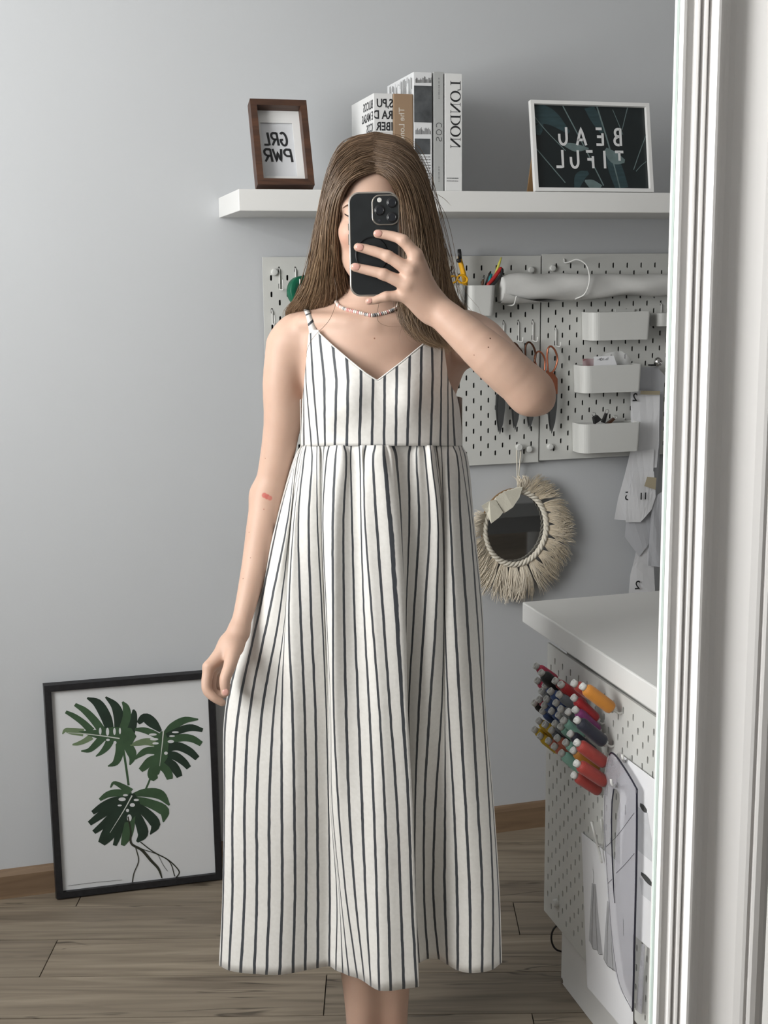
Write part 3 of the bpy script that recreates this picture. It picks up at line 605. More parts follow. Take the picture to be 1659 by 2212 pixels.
# pens in the right cup
def pen(p0, p1, r, m, name, label, cat, tip=None, dy=0.0, flat_=1.0):
    a_, b_ = onY(*p0, yc+dy), onY(*p1, yc+dy); o = mk(name, *tube(cr([a_, (a_+b_)/2, b_], 8), [r*0.9, r, r, r, r, r, r*0.95, r*0.5], 10, True, flat_), m, None, True); tag(o, label, cat); return o
pen((1054, 640), (1083, 556), 0.0034, M['lemon'], 'marking_pen', 'lemon yellow translucent tracing tool leaning in the pen cup', 'pen', dy=0.012)
q = thing('small_scissors', 'red and black handled scissors in the pen cup', 'scissors', tuple(onY(1060, 640, yc)))
mk('handle', *tube(cr([onY(1052, 618, yc-0.01), onY(1066, 602, yc-0.01), onY(1076, 588, yc-0.01), onY(1084, 578, yc-0.01)], 14), [0.0035]+[0.0052]*12+[0.003], 8), M['redp'], q, True)
mk('handle', *tube(cr([onY(1058, 620, yc-0.016), onY(1074, 605, yc-0.016), onY(1084, 590, yc-0.016), onY(1084, 580, yc-0.012)], 14), [0.003]+[0.0042]*12+[0.003], 8), M['black'], q, True)
mk('blade', *tube([onY(1056, 616, yc-0.01), onY(1046, 655, yc)], [0.003, 0.001], 6), M['steel'], q)
pen((1046, 645), (1062, 591), 0.0042, M['teal'], 'pen', 'teal pen standing in the pen cup', 'pen', dy=-0.004)
pen((1040, 645), (1060, 586), 0.0036, M['black'], 'pen', 'black pen leaning behind the teal pen in the cup', 'pen', dy=0.008)
pen((1036, 645), (1044, 603), 0.0034, mat('brown_pencil', srgb(96, 70, 52), 0.5, var=0.1), 'pencil', 'brown pencil at the left of the pen cup', 'pencil', dy=0.0)
pen((1033, 645), (1046, 594), 0.0030, M['steel'], 'awl', 'grey metal awl standing in the pen cup', 'tool', dy=0.006)

# roll of fabric held by a wire loop
M['fabricroll'] = mat('off_white_fabric', (0.60, 0.60, 0.585), 0.8, var=0.04, vscale=20, bump=0.25, bscale=60)
ya = PBY-0.048; ra = 0.0345
L0, L1 = onY(1078, 622, ya), onY(1470, 614, ya)
N_, K_ = 70, 26; V = []; Fs = []
for i in range(N_):
    f = i/(N_-1); c = L0*(1-f)+L1*f; rr = ra*(0.86+0.10*math.sin(f*5.0+0.4)+0.05*math.sin(f*17))
    for j in range(K_):
        t_ = 2*math.pi*j/K_; w_ = 1+0.06*math.sin(3*t_+f*14)+0.05*math.sin(t_*2-f*23); V.append(c+np.array([0, math.cos(t_)*rr*w_, math.sin(t_)*rr*w_*1.03]))
for i in range(N_-1):
    for j in range(K_): Fs.append([i*K_+j, (i+1)*K_+j, (i+1)*K_+(j+1) % K_, i*K_+(j+1) % K_])
Fs += [list(range(K_)), list(range((N_-1)*K_, N_*K_))[::-1]]
rt = thing('fabric_roll', 'loosely rolled off white fabric lying across the pegboard in a wire loop', 'fabric roll', (L0+L1)/2-np.array([0, 0, ra])); mk('rolled_cloth', V, Fs, M['fabricroll'], rt, True)
# loose outer layer edge
V = []; Fs = []; n1 = 40
for i in range(n1):
    f = i/(n1-1); c = L0*(1-f*0.42)+L1*f*0.42
    for j in range(8):
        t_ = math.radians(200+ j*13 + f*95); rr = ra*(1.10+0.04*math.sin(f*5)); V.append(c+np.array([0, math.cos(t_)*rr-0.002, math.sin(t_)*rr]))
for i in range(n1-1):
    for j in range(7): Fs.append([i*8+j, i*8+j+1, (i+1)*8+j+1, (i+1)*8+j])
mk('loose_edge', V, Fs, M['fabricroll'], rt, True)
h = hole(1233, 562); zc = float(onY(1250, 605, PBY-0.05)[2])
path = [h+(0, 0.008, 0.003), h+(0, -0.002, 0.0), h+(0.0, -0.006, -0.008), h+(0.006, -0.02, -0.007), h+(0.018, -0.045, -0.001), np.array([h[0]+0.028, PBY-0.080, zc+0.036]), np.array([h[0]+0.030, PBY-0.094, zc]), np.array([h[0]+0.022, PBY-0.086, zc-0.034]), np.array([h[0]+0.008, PBY-0.058, zc-0.048])]
o = mk('pegboard_hook', *tube(cr(path, 50), 0.0019, 8), M['wire'], None, True); tag(o, 'large curved white wire hook looped around the fabric roll', 'hook')
o = mk('pegboard_hook', *tube(cr([np.array([L0[0]+0.03, PBY+0.005, L0[2]-0.042]), np.array([L0[0]+0.03, PBY-0.04, L0[2]-0.044]), np.array([L0[0]+0.03, PBY-0.075, L0[2]-0.041]), np.array([L0[0]+0.03, PBY-0.092, L0[2]-0.020])], 24), 0.0018, 8), M['wire'], None, True); tag(o, 'white wire hook under the end of the fabric roll beside the pen cup', 'hook')

# three white bins
def wbin(xa, xb, yt, yb_, label):
    y0 = PBY-0.062; A = onY(xa+24, yb_, y0); B = onY(xb-4, yt, y0); x0_ = float(onY(xa, yb_, PBY-0.035)[0]); x1_ = float(B[0])+0.004; z0_, z1_ = float(A[2]), float(B[2])
    t = thing('storage_bin', label, 'bin', ((x0_+x1_)/2, PBY-0.03, z0_), 'white bins on the pegboard')
    r = 0.024; th = 0.0024; yk = PBY-0.0015
    def outline(e): return [(x0_+e, yk-e), (x0_+e, y0+r)]+[(x0_+r-(r-e)*math.cos(q), y0+r-(r-e)*math.sin(q)) for q in np.radians(np.linspace(0, 90, 8))]+[(x1_-0.008+(0.008-e)*math.sin(q), y0+0.008-(0.008-e)*math.cos(q)) for q in np.radians(np.linspace(0, 90, 5))]+[(x1_-e, yk-e)]
    oo, ii = outline(0), outline(th); n = len(oo)
    def ringz(o_, z, s=1.0): cx = (x0_+x1_)/2; return [(cx+(a-cx)*s, yk-(yk-b)*s, z) for a, b in o_]
    V = ringz(oo, z0_, 0.965)+ringz(oo, z1_)+ringz(ii, z1_)+ringz(ii, z0_+th, 0.965); Fs = []
    for L in range(3):
        for q in range(n): p = (q+1) % n; Fs.append([L*n+q, L*n+p, (L+1)*n+p, (L+1)*n+q])
    Fs += [list(range(n))[::-1], list(range(3*n, 4*n))]
    mk('bin_shell', V, Fs, M['whiteplastic'], t)
    mk('hanger_lip', *bbox(x1_-0.075, x1_-0.02, PBY-0.006, PBY-0.0005, z1_-0.002, z1_+0.006), M['whiteplastic'], t); return (x0_, x1_, y0, z0_, z1_)
B1 = wbin(1267, 1408, 673, 736, 'white plastic bin, uppermost of the three on the pegboard')
B2 = wbin(1249, 1389, 787, 850, 'white plastic bin filled with a clear bag, middle of the three')
B3 = wbin(1246, 1386, 912, 980, 'white plastic bin with black clips inside, lowest of the three')
# clear bag with label
M['bag'] = mat('clear_plastic_film', (0.80, 0.80, 0.82), 0.15, trans=0.0, alpha=0.28, var=0.05, spec=0.7)
V = []; Fs = []; na, nb = 18, 8
for i in range(na):
    f = i/(na-1); x = B2[0]+0.008+f*(B2[1]-B2[0]-0.028); top = B2[4]+np.interp(f, [0, .08, .3, .62, .8, 1], [0.010, 0.014, 0.022, 0.034, 0.036, 0.012])
    for j in range(nb):
        g_ = j/(nb-1); V.append((x+0.002*math.sin(9*g_+i), PBY-0.03+0.007*math.sin(i*1.3+g_*4)-0.006*g_, (B2[3]+0.006)*(1-g_)+top*g_))
for i in range(na-1):
    for j in range(nb-1): Fs.append([i*nb+j, (i+1)*nb+j, (i+1)*nb+j+1, i*nb+j+1])
bg = thing('plastic_bag', 'crumpled clear plastic bag with white label in the middle bin', 'bag', ((B2[0]+B2[1])/2, PBY-0.03, B2[3]+0.005)); mk('film', V, Fs, M['bag'], bg, True)
M['pinkpaper'] = mat('pink_paper', srgb(150, 110, 112), 0.7, var=0.1)
mk('pink_insert', *bbox(B2[0]+0.018, B2[0]+0.05, PBY-0.022, PBY-0.020, B2[3]+0.01, B2[4]+0.016), M['pinkpaper'], bg)
la, lb = onY(1281, 793, PBY-0.042), onY(1333, 768, PBY-0.042)
lab = mk('label', *prism([(la[0], B2[3]+0.01), (lb[0], B2[3]+0.01), (lb[0]+0.0, la[2]+0.004), (lb[0]-0.010, lb[2]), (la[0]+0.002, lb[2]-0.001)], (0, PBY-0.042, 0), ux, uz, 0, 0.0006), M['paper'], bg)
out = [stroke([(0.004*k, 0.0), (0.004*k+0.001, 0.003+0.005*((k*37) % 5)/5)], 0.0011) for k in range(8)]+[stroke(arc(0.010, 0.002, 0.004, 0.003, 0, 300, 10), 0.0008)]
ll = join2(out); mk('lettering', *flat(ll, (la[0]+0.013, PBY-0.0427, lb[2]-0.011), ux, uz, 0.0004), M['ink'], lab)
# binder clips
for k, (px, py, a_, lbl) in enumerate(((1288, 905, 0.5, 'large black binder clip standing in the lowest bin'), (1306, 903, -0.35, 'black binder clip with loose wire handles beside the large clip'), (1318, 911, -0.9, 'dark brown clip lying at the right in the lowest bin'))):
    c = onY(px, py, PBY-0.038); A_ = np.array([[math.cos(a_), 0, math.sin(a_)], [0, 1., 0], [-math.sin(a_), 0, math.cos(a_)]]); s = (0.022, 0.013, 0.017) if k == 0 else (0.009, 0.01, 0.026)
    q = thing('binder_clip', lbl, 'clip', c-np.array([0, 0, 0.02]))
    mk('clip_body', *prism([(-s[0]/2, -s[2]/2), (s[0]/2, -s[2]/2), (s[0]*0.28, s[2]/2), (-s[0]*0.28, s[2]/2)], c+A_[1]*s[1]/2, A_[0], A_[2], 0, s[1]), M['black'] if k < 2 else M['walnut'], q)
    mk('wire_handle', *tube([c+A_[0]*x_+A_[2]*z_ for x_, z_ in ((-0.004, s[2]/2), (-0.005, s[2]/2+0.008), (0, s[2]/2+0.012), (0.005, s[2]/2+0.008), (0.004, s[2]/2))], 0.0009, 6), M['chrome'], q, True)

# dressmaking shears
M['copper'] = mat('rose_gold', srgb(176, 110, 84), 0.30, metal=0.85, var=0.08, vscale=30); M['copperd'] = mat('dark_bronze', srgb(92, 62, 48), 0.35, metal=0.8, var=0.1)
M['blade'] = mat('blade_steel', (0.16, 0.165, 0.165), 0.35, metal=0.9, var=0.1, vscale=20)
def shears(off, full, m, label):
    """hangs from its bow; off = picture offset (px, py) from the reference pair, dD = depth"""
    ox, oy = off[:2]; y_ = PBY-0.020-off[2]
    def q(px, py, dy=0.0): return onY(px+ox, py+oy, y_+dy)
    t = thing('fabric_shears', label, 'scissors', tuple(q(1190, 935)), 'fabric shears on hooks')
    big = [q(1184, 802), q(1182, 775), q(1183, 755), q(1190, 748), q(1199, 757), q(1204, 775), q(1200, 793), q(1193, 804), q(1186, 806), q(1184, 802)]
    mk('finger_bow', *tube(cr(big, 44), 0.0036, 8, False, 0.7), m, t, True)
    sm = [q(1176, 800, 0.006), q(1177, 778, 0.006), q(1172, 765, 0.006), q(1164, 759, 0.006), q(1157, 765, 0.006), q(1155, 778, 0.006), q(1160, 792, 0.006), q(1168, 803, 0.006), q(1176, 800, 0.006)]
    mk('thumb_bow', *tube(cr(sm, 40), 0.0034, 8, False, 0.7), m, t, True)
    def plate(pts, d0, d1, mm, nm):
        V = [q(a, b) for a, b in pts]; V = np.array([(p[0], y_-d0, p[2]) for p in V]+[(p[0], y_-d1, p[2]) for p in V]); n = len(pts)
        mk(nm, V, [list(range(n)), list(range(n, 2*n))[::-1]]+[[i, n+i, n+(i+1) % n, (i+1) % n] for i in range(n)], mm, t)
    plate([(1180, 800), (1186, 806), (1194, 805), (1203, 818), (1203, 850), (1194, 852), (1182, 836), (1176, 812)], 0.0, 0.005, m, 'shank')
    plate([(1172, 800), (1180, 806), (1200, 822), (1196, 852), (1188, 852), (1176, 820)], -0.006, -0.001, m, 'shank')
    plate([(1189, 850), (1203, 850), (1202, 880), (1198, 912), (1191, 936), (1188, 915), (1186, 880)], 0.0005, 0.0035, M['blade'], 'blade')
    plate([(1184, 850), (1196, 850), (1197, 882), (1193, 915), (1189, 932), (1186, 912), (1183, 880)], -0.004, -0.001, M['blade'], 'blade')
    c = q(1197, 847, -0.006); mk('pivot_screw', *lathe([(0.0042, 0), (0.0042, 0.002), (0.002, 0.003)], c, (0, -1, 0), 12), M['chrome'], t)
    return t
hook(1185, 706, 1187, 748, 'white wire hook carrying the rose gold shears', out=0.034, up=0.012)
hook(1140, 694, 1142, 737, 'white wire hook carrying the dark bronze shears nearest the seam', out=0.034, up=0.012)
hook(1110, 695, 1112, 738, 'white wire hook carrying the bronze shears beside the raised forearm', out=0.034, up=0.012)
hook(1079, 697, 1081, 740, 'white wire hook closest to the bare shoulder, above the forearm', out=0.034, up=0.012)
shears((0, 0, 0.004), True, M['copper'], 'rose gold fabric shears hanging open to the right of the elbow')
shears((-47, -9, 0.0), True, M['copperd'], 'dark bronze fabric shears hanging mostly behind the forearm, nearer the seam')
shears((-79, -7, 0.015), True, M['copperd'], 'bronze fabric shears hidden behind the forearm, farther from the seam')
shears((-112, 2, 0.0), True, M['steel'], 'grey shears whose blade tips show under the elbow')

# paper patterns hanging at the right
M['paper2'] = mat('grey_white_paper', (0.52, 0.53, 0.56), 0.8, var=0.04, vscale=9, bump=0.1, bscale=50); M['tape'] = mat('masking_tape', srgb(176, 165, 140), 0.7, var=0.06)
def sheet(pts, dep, label, m='paper', curl=0.0014, name='paper_pattern', group='paper patterns hanging at the right'):
    y_ = PBY-dep; V3 = np.array([onY(a, b, y_) for a, b in pts]); x_, z_ = V3[:, 0], V3[:, 2]
    bm = bmesh.new(); vs = [bm.verts.new((a, 0, b)) for a, b in zip(x_, z_)]; f = bm.faces.new(vs)
    bmesh.ops.triangulate(bm, faces=[f]); bmesh.ops.subdivide_edges(bm, edges=bm.edges[:], cuts=3, use_grid_fill=True)
    zm, zM = z_.min(), z_.max()
    for v in bm.verts: v.co.y = y_+curl*math.sin(6*(v.co.x-x_.min())/(np.ptp(x_)+1e-6)+5*(v.co.z-zm)/(zM-zm+1e-6))
    geo = bmesh.ops.solidify(bm, geom=bm.faces[:], thickness=0.0003)
    V = np.array([v.co[:] for v in bm.verts]); bm.verts.index_update(); Fs = [[v.index for v in f.verts] for f in bm.faces]; bm.free()
    o = mk(name, V, Fs, M[m], None, False); tag(o, label, 'paper', group); return o
sheet([(1368, 795), (1420, 792), (1436, 812), (1430, 905), (1366, 908), (1362, 850)], 0.012, 'curled grey pattern paper right behind the middle bin', 'paper2')
o = sheet([(1362, 842), (1425, 846), (1424, 960), (1418, 1010), (1376, 1010), (1362, 900)], 0.021, 'taped pattern sheet with a printed numeral beside the middle bin')
sheet([(1383, 850), (1432, 846), (1424, 1010), (1417, 1075), (1352, 1070), (1372, 960)], 0.009, 'long grey pattern sheet hanging beside the lowest bin', 'paper2')
o1 = sheet([(1362, 975), (1412, 970), (1410, 1060), (1378, 1118), (1352, 1124), (1327, 1122), (1336, 1075)], 0.024, 'pattern piece with slanted edge and printed numeral 5 above the desk')
o2 = sheet([(1370, 1018), (1412, 1018), (1417, 1072), (1408, 1100), (1383, 1128), (1352, 1128), (1350, 1085)], 0.030, 'pattern piece with curved edge printed with bold 11')
sheet([(1354, 1118), (1400, 1100), (1417, 1080), (1412, 1160), (1381, 1202), (1350, 1160)], 0.021, 'pointed pattern piece hanging below the number eleven', 'paper2')
o3 = sheet([(1374, 1190), (1410, 1180), (1416, 1290), (1358, 1290), (1362, 1240)], 0.018, 'pattern sheet printed with numeral 2 reaching down to the desk')
sheet([(1408, 1080), (1432, 1060), (1430, 1225), (1400, 1222), (1404, 1150)], 0.026, 'narrow pattern strip beside the mirror frame', 'paper2')
def stamp(s, px, py, size, dep, par, wt=0.0006):
    lw = textm(s, size, wt); p = onY(px, py, PBY-dep); mk('lettering', *flat(lw, p, ux, uz, 0.0), M['ink'], par)
stamp('11', 1399, 1078, 0.026, 0.036, o2); stamp('2', 1383, 1272, 0.034, 0.0245, o3, 0.0004); stamp('5', 1361, 1080, 0.034, 0.030, o1, 0.0003); stamp('2', 1377, 866, 0.030, 0.0275, o)
for pts, dep, lbl in (([(1384, 844), (1426, 845), (1425, 853), (1383, 852)], 0.0275, 'masking tape strip'), ([(1398, 1030), (1418, 1032), (1416, 1058), (1392, 1050)], 0.036, 'masking tape patch')):
    V3 = [onY(a, b, PBY-dep) for a, b in pts]; mk('tape_strip', *join((np.array(V3+[p+(0, 0.0003, 0) for p in V3]), [[0, 1, 2, 3], [7, 6, 5, 4], [0, 4, 5, 1], [1, 5, 6, 2], [2, 6, 7, 3], [3, 7, 4, 0]])), M['tape'], o if dep < 0.03 else o2)
# bulldog clip with ball ends
c = onY(1421, 782, PBY-0.03)
q = thing('bulldog_clip', 'round shiny metal clip gripping the hanging pattern papers', 'clip', c-np.array([0, 0, 0.015]))
mk('clip_body', *ellipsoid(c, (0.011, 0.010, 0.013), 16, 10), M['chrome'], q, True)
mk('clip_ring', *tube([c+np.array([0.007*math.cos(k), -0.011, 0.007*math.sin(k)-0.001]) for k in np.linspace(0, 2*np.pi, 21)], 0.0016, 6, False), M['chrome'], q, True)
mk('clip_jaw', *bbox(c[0]-0.022, c[0]-0.004, c[1]-0.004, c[1]+0.012, c[2]-0.010, c[2]-0.006), M['black'], q)
hook(1422, 664, 1424, 690, 'white wire hook at the far right of the pegboard by the mirror frame', out=0.03, up=0.01)
_, cb3 = cup(1421, 1470, 676, 705, 0.05, 'white holder at the right edge of the pegboard, cut by the mirror frame')

# ------------------------------------------------------------------ fringed round mirror
M['rope'] = mat('cotton_rope', srgb(216, 210, 196), 0.85, var=0.12, vscale=60, bump=0.4, bscale=180)
M['fringe'] = mat('cotton_fringe', srgb(222, 212, 194), 0.9, var=0.16, vscale=40, bump=0.3, bscale=160); M['linen'] = mat('cream_linen', srgb(222, 218, 202), 0.85, var=0.06, vscale=30, bump=0.3, bscale=300)
M['mirror'] = mat('mirror_glass', (0.30, 0.305, 0.31), 0.03, metal=1.0, var=0.02)
MY = WALL_Y-0.016; mc = onY(1113, 1140, MY); mrx = float(onY(1176, 1140, MY)[0]-onY(1051, 1140, MY)[0])/2; mrz = float(onY(1113, 1064, MY)[2]-onY(1113, 1213, MY)[2])/2
t = thing('macrame_mirror', 'round wall mirror framed with braided rope and cream cotton fringe', 'mirror', (mc[0], WALL_Y-0.006, mc[2]-mrz))
mk('backing_disc', *prism([(mrx*1.12*math.cos(k), mrz*1.12*math.sin(k)) for k in np.linspace(0, 2*np.pi, 40, endpoint=False)], (mc[0], WALL_Y-0.0005, mc[2]), ux, uz, 0.0, 0.006), M['kraft'], t)
mk('mirror_disc', *prism([(mrx*1.04*math.cos(k), mrz*1.04*math.sin(k)) for k in np.linspace(0, 2*np.pi, 40, endpoint=False)], (mc[0], WALL_Y-0.0065, mc[2]), ux, uz, 0.0, 0.004), M['mirror'], t)
for s in range(3):                                        # three twisted strands
    pts = []
    for k in np.linspace(0, 2*np.pi, 260):
        ph = k*15+s*2*np.pi/3; rr = 1+0.045*math.cos(ph); pts.append((mc[0]+mrx*1.06*rr*math.cos(k), MY-0.004-0.0045*math.sin(ph), mc[2]+mrz*1.06*rr*math.sin(k)))
    mk('rope_strand', *tube(pts, 0.0042, 7, False), M['rope'], t, True)
def tuft(a0, wid, ln, bend, seed):
    """a combed-out fringe bundle: thin wavy cotton threads fanning from one knot"""
    rr = random.Random(seed); parts = []; wob_ = [(rr.uniform(4, 9), rr.uniform(0, 6)) for _ in range(5)]
    for k in range(84):
        da = (rr.random()-0.5); a_ = a0+da*wid*0.42; l_ = ln*(0.70+0.34*rr.random()); b_ = bend+rr.uniform(-0.15, 0.15); p0 = np.array([mc[0]+mrx*1.07*math.cos(a_), MY+0.002, mc[2]+mrz*1.07*math.sin(a_)])
        ad_ = a0+da*wid*1.7; d_ = np.array([math.cos(ad_), 0, math.sin(ad_)]); e_ = np.array([-d_[2], 0, d_[0]]); pts = []; f1, f2 = wob_[k % 5]; am = rr.uniform(0.02, 0.06); dy_ = rr.uniform(0, 0.012)
        for q in np.linspace(0, 1, 9): pts.append(p0+d_*l_*q+e_*l_*(b_*q*q*0.6+am*math.sin(q*f1+f2)*(0.3+q))+np.array([0, -0.004-0.012*math.sin(q*2.6)-dy_*q, -0.22*l_*q*q]))
        parts.append(tube(pts, [0.0014, 0.0013, 0.0012, 0.0012, 0.0011, 0.0011, 0.0010, 0.0008, 0.0004], 3, False, 0.7))
    return join(*parts)
ang = [(66, .42, .062), (50, .42, .064), (30, .42, .060), (12, .42, .066), (-6, .42, .074), (-24, .42, .072), (-42, .40, .070), (-60, .38, .076), (-77, .36, .074), (-94, .36, .070), (-111, .38, .076), (-128, .40, .078), (-146, .42, .068), (-164, .44, .058), (178, .44, .05), (162, .42, .042), (80, .36, .05)]
for k, (d_, wd, ln) in enumerate(ang): mk('fringe_tuft', *tuft(math.radians(d_), wd, ln*1.12, 0.35*math.sin(k*2.1)-(0.6 if 0 < d_ < 80 else 0), 100+k), M['fringe'], t)
def linen(px):                                            # folded linen leaf pinned over the rim
    p = [onY(a, b, MY-0.020) for a, b in px]; p[1] = p[1]+(0, -0.004, 0); p[-1] = p[-1]+(0, 0.006, 0); n = len(p)
    mk('linen_leaf', np.array(p+[q+(0, 0.0012, 0) for q in p]), [list(range(n)), list(range(n, 2*n))[::-1]]+[[i, n+i, n+(i+1) % n, (i+1) % n] for i in range(n)], M['linen'], t)
linen([(1070, 1075), (1088, 1062), (1118, 1052), (1129, 1052), (1122, 1075), (1108, 1096), (1090, 1110)])
linen([(1040, 1093), (1056, 1082), (1070, 1079), (1087, 1107), (1078, 1118), (1061, 1131), (1054, 1112)])
kn = onY(1121, 966, PBY-0.012)
mk('hanging_cord', *tube(cr([onY(1118, 1052, MY-0.004), onY(1117, 1010, MY-0.008), kn+(-0.006, 0, 0), kn+(0, -0.001, 0.007), kn+(0.006, 0, 0), onY(1122, 1010, MY-0.008), onY(1119, 1052, MY-0.004)], 40), 0.0018, 6), M['rope'], t, True)
mk('hanging_knob', *lathe([(0.006, 0.0), (0.006, 0.012), (0.010, 0.013), (0.010, 0.017), (0.007, 0.019)], (kn[0], PBY, kn[2]), (0, -1, 0), 16), M['whiteplastic'], t)

# ------------------------------------------------------------------ leaning poster
M['posterframe'] = mat('black_scuffed_frame', (0.012, 0.012, 0.014), 0.42, var=0.8, vscale=90, bump=0.1, bscale=140)
M['lg1'] = mat('leaf_green_dark', srgb(34, 50, 40), 0.45, var=0.35, vscale=30); M['lg2'] = mat('leaf_green_mid', srgb(58, 82, 58), 0.45, var=0.35, vscale=30); M['lg3'] = mat('leaf_green_light', srgb(104, 122, 92), 0.45, var=0.25, vscale=30)
M['line'] = mat('pale_line', (0.55, 0.57, 0.53), 0.5, var=0.05)
pbl, pbr = onZ(120, 1937, 0.0), onZ(482, 1898, 0.0); x0, x1 = float(pbl[0]), float(pbr[0]); yb = min(float(pbl[1]), WALL_Y-0.05); yr = min(float(pbr[1]), WALL_Y-0.05)
u_ = nrm([x1-x0, yr-yb, 0]); Wp = math.hypot(x1-x0, yr-yb)
tl = onY(97, 1473, WALL_Y-0.006); Hp = math.hypot(tl[2], WALL_Y-0.006-yb); v_ = nrm(np.array([0, WALL_Y-0.024-yb, tl[2]])); v_ = nrm(v_-u_*np.dot(u_, v_))
t = thing('poster_frame', 'black framed monstera leaf poster leaning against the wall on the floor', 'poster', (x0+Wp/2, yb+0.01, 0))
op = np.array([x0, yb+0.004, 0.0006]); n_ = np.cross(u_, v_); bwp = 0.0195
frame_bars(op, u_, v_, Wp, Hp, bwp, 0.016, M['posterframe'], t, chamfer=0.005)
mk('poster_sheet', *prism([(bwp*0.6, bwp*0.6), (Wp-bwp*0.6, bwp*0.6), (Wp-bwp*0.6, Hp-bwp*0.6), (bwp*0.6, Hp-bwp*0.6)], op, u_, v_, 0.002, 0.006), M['print'], t)
ps = [c for c in t.children if c.name.startswith('poster_sheet')][0]
hp = homog([(182, 305), (1350, 218), (1410, 1655), (250, 1780)])
iw, ih = Wp-2*bwp, Hp-2*bwp; oip = op+u_*bwp+v_*bwp; pz = [0.0062]
def mono(p): return hp(p)*np.array([iw, ih])
def lobe(pts, wd, m):
    p = cr(pts, 14); ww = cr(np.array(wd, float)[:, None], 14)[:, 0]*iw/1160; pz[0] += 0.00002
    mk('leaf_lobe', *flat(stroke(mono(p), ww), oip, u_, v_, pz[0]), M[m], ps)
def blob(pts, m): pz[0] += 0.00002; q = mono(pts); mk('leaf_body', *flat((q, [list(range(len(q)))]), oip, u_, v_, pz[0]), M[m], ps)
def lineb(pts, wd, m, nm='stem'):
    p = cr(pts, 20); ww = (cr(np.array(wd, float)[:, None], 20)[:, 0] if isinstance(wd, list) else wd)*iw/1160; pz[0] += 0.00002
    mk(nm, *flat(stroke(mono(p), ww), oip, u_, v_, pz[0]), M[m], ps)
lineb([(712, 700), (735, 850), (755, 1000)], 17, 'lg2'); lineb([(925, 935), (905, 985), (882, 1035)], 15, 'lg2')
for pts, wd, m in [
 ([(680, 620), (690, 520), (660, 420), (588, 352)], [60, 80, 62, 14], 'lg1'), ([(620, 600), (590, 500), (530, 400), (450, 358)], [60, 78, 68, 14], 'lg1'),
 ([(560, 600), (500, 520), (430, 450), (358, 405)], [60, 58, 48, 26], 'lg2'), ([(480, 600), (420, 540), (350, 490), (288, 458)], [55, 48, 40, 24], 'lg2'),
 ([(750, 640), (780, 560), (800, 480), (795, 445)], [90, 80, 45, 14], 'lg1'), ([(710, 600), (745, 500), (740, 430), (714, 388)], [60, 62, 50, 14], 'lg2'),
 ([(420, 610), (330, 600), (285, 592), (262, 620)], [60, 50, 30, 8], 'lg3'), ([(480, 640), (430, 670), (380, 690), (335, 698)], [50, 40, 30, 12], 'lg3'),
 ([(560, 650), (510, 700), (460, 740), (400, 745)], [60, 52, 36, 10], 'lg2'), ([(620, 670), (590, 720), (550, 760), (510, 785)], [62, 52, 32, 8], 'lg2'),
 ([(690, 670), (690, 750), (660, 830), (600, 858)], [60, 64, 50, 8], 'lg2'), ([(730, 680), (775, 750), (785, 800), (765, 850)], [60, 72, 50, 10], 'lg2'),
 ([(1000, 605), (940, 545), (880, 505), (830, 545)], [24, 76, 70, 30], 'lg1'), ([(995, 650), (930, 615), (870, 595), (806, 590)], [50, 50, 44, 20], 'lg2'),
 ([(990, 700), (900, 680), (830, 690), (770, 705)], [60, 56, 44, 12], 'lg3'), ([(985, 750), (900, 745), (850, 770), (800, 810)], [60, 54, 44, 10], 'lg2'),
 ([(980, 800), (920, 820), (880, 860), (845, 890)], [60, 64, 60, 40], 'lg2'), ([(980, 840), (950, 890), (940, 930), (960, 960)], [60, 90, 80, 40], 'lg2'),
 ([(1030, 615), (1090, 570), (1180, 525), (1282, 520)], [24, 60, 54, 12], 'lg2'), ([(1030, 650), (1140, 600), (1230, 580), (1315, 600)], [50, 56, 54, 30], 'lg1'),
 ([(1025, 690), (1140, 655), (1230, 660), (1305, 700)], [60, 60, 56, 40], 'lg2'), ([(1020, 740), (1120, 715), (1210, 750), (1275, 805)], [60, 66, 60, 44], 'lg1'),
 ([(1010, 785), (1100, 785), (1170, 830), (1210, 875)], [60, 66, 56, 40], 'lg1'), ([(1005, 820), (1080, 850), (1120, 900), (1140, 940)], [60, 70, 62, 44], 'lg1'),
 ([(995, 850), (1040, 890), (1060, 930), (1065, 958)], [60, 62, 58, 44], 'lg2'),
 ([(770, 1050), (710, 1010), (645, 980), (618, 1015)], [60, 44, 26, 10], 'lg2'), ([(770, 1075), (680, 1055), (600, 1065), (535, 1105)], [50, 58, 50, 24], 'lg2'),
 ([(750, 1110), (650, 1115), (560, 1150), (480, 1200)], [60, 66, 58, 34], 'lg1'), ([(730, 1150), (630, 1170), (540, 1220), (455, 1280)], [60, 64, 60, 40], 'lg1'),
 ([(710, 1190), (630, 1230), (560, 1290), (488, 1345)], [60, 64, 56, 36], 'lg1'), ([(700, 1230), (640, 1300), (590, 1370), (545, 1430)], [80, 110, 104, 60], 'lg1'),
 ([(720, 1250), (680, 1330), (665, 1390), (645, 1445)], [60, 60, 46, 30], 'lg1'), ([(790, 1070), (880, 1055), (990, 1070), (1062, 1150)], [30, 66, 76, 14], 'lg2'),
 ([(800, 1110), (900, 1130), (1020, 1190), (1015, 1275)], [60, 66, 80, 8], 'lg2'), ([(800, 1150), (880, 1200), (955, 1290), (915, 1365)], [60, 70, 76, 8], 'lg1'),
 ([(790, 1190), (835, 1270), (860, 1360), (815, 1420)], [60, 72, 80, 20], 'lg1'), ([(770, 1220), (755, 1310), (735, 1380), (705, 1445)], [70, 80, 76, 30], 'lg2')]: lobe(pts, wd, m)
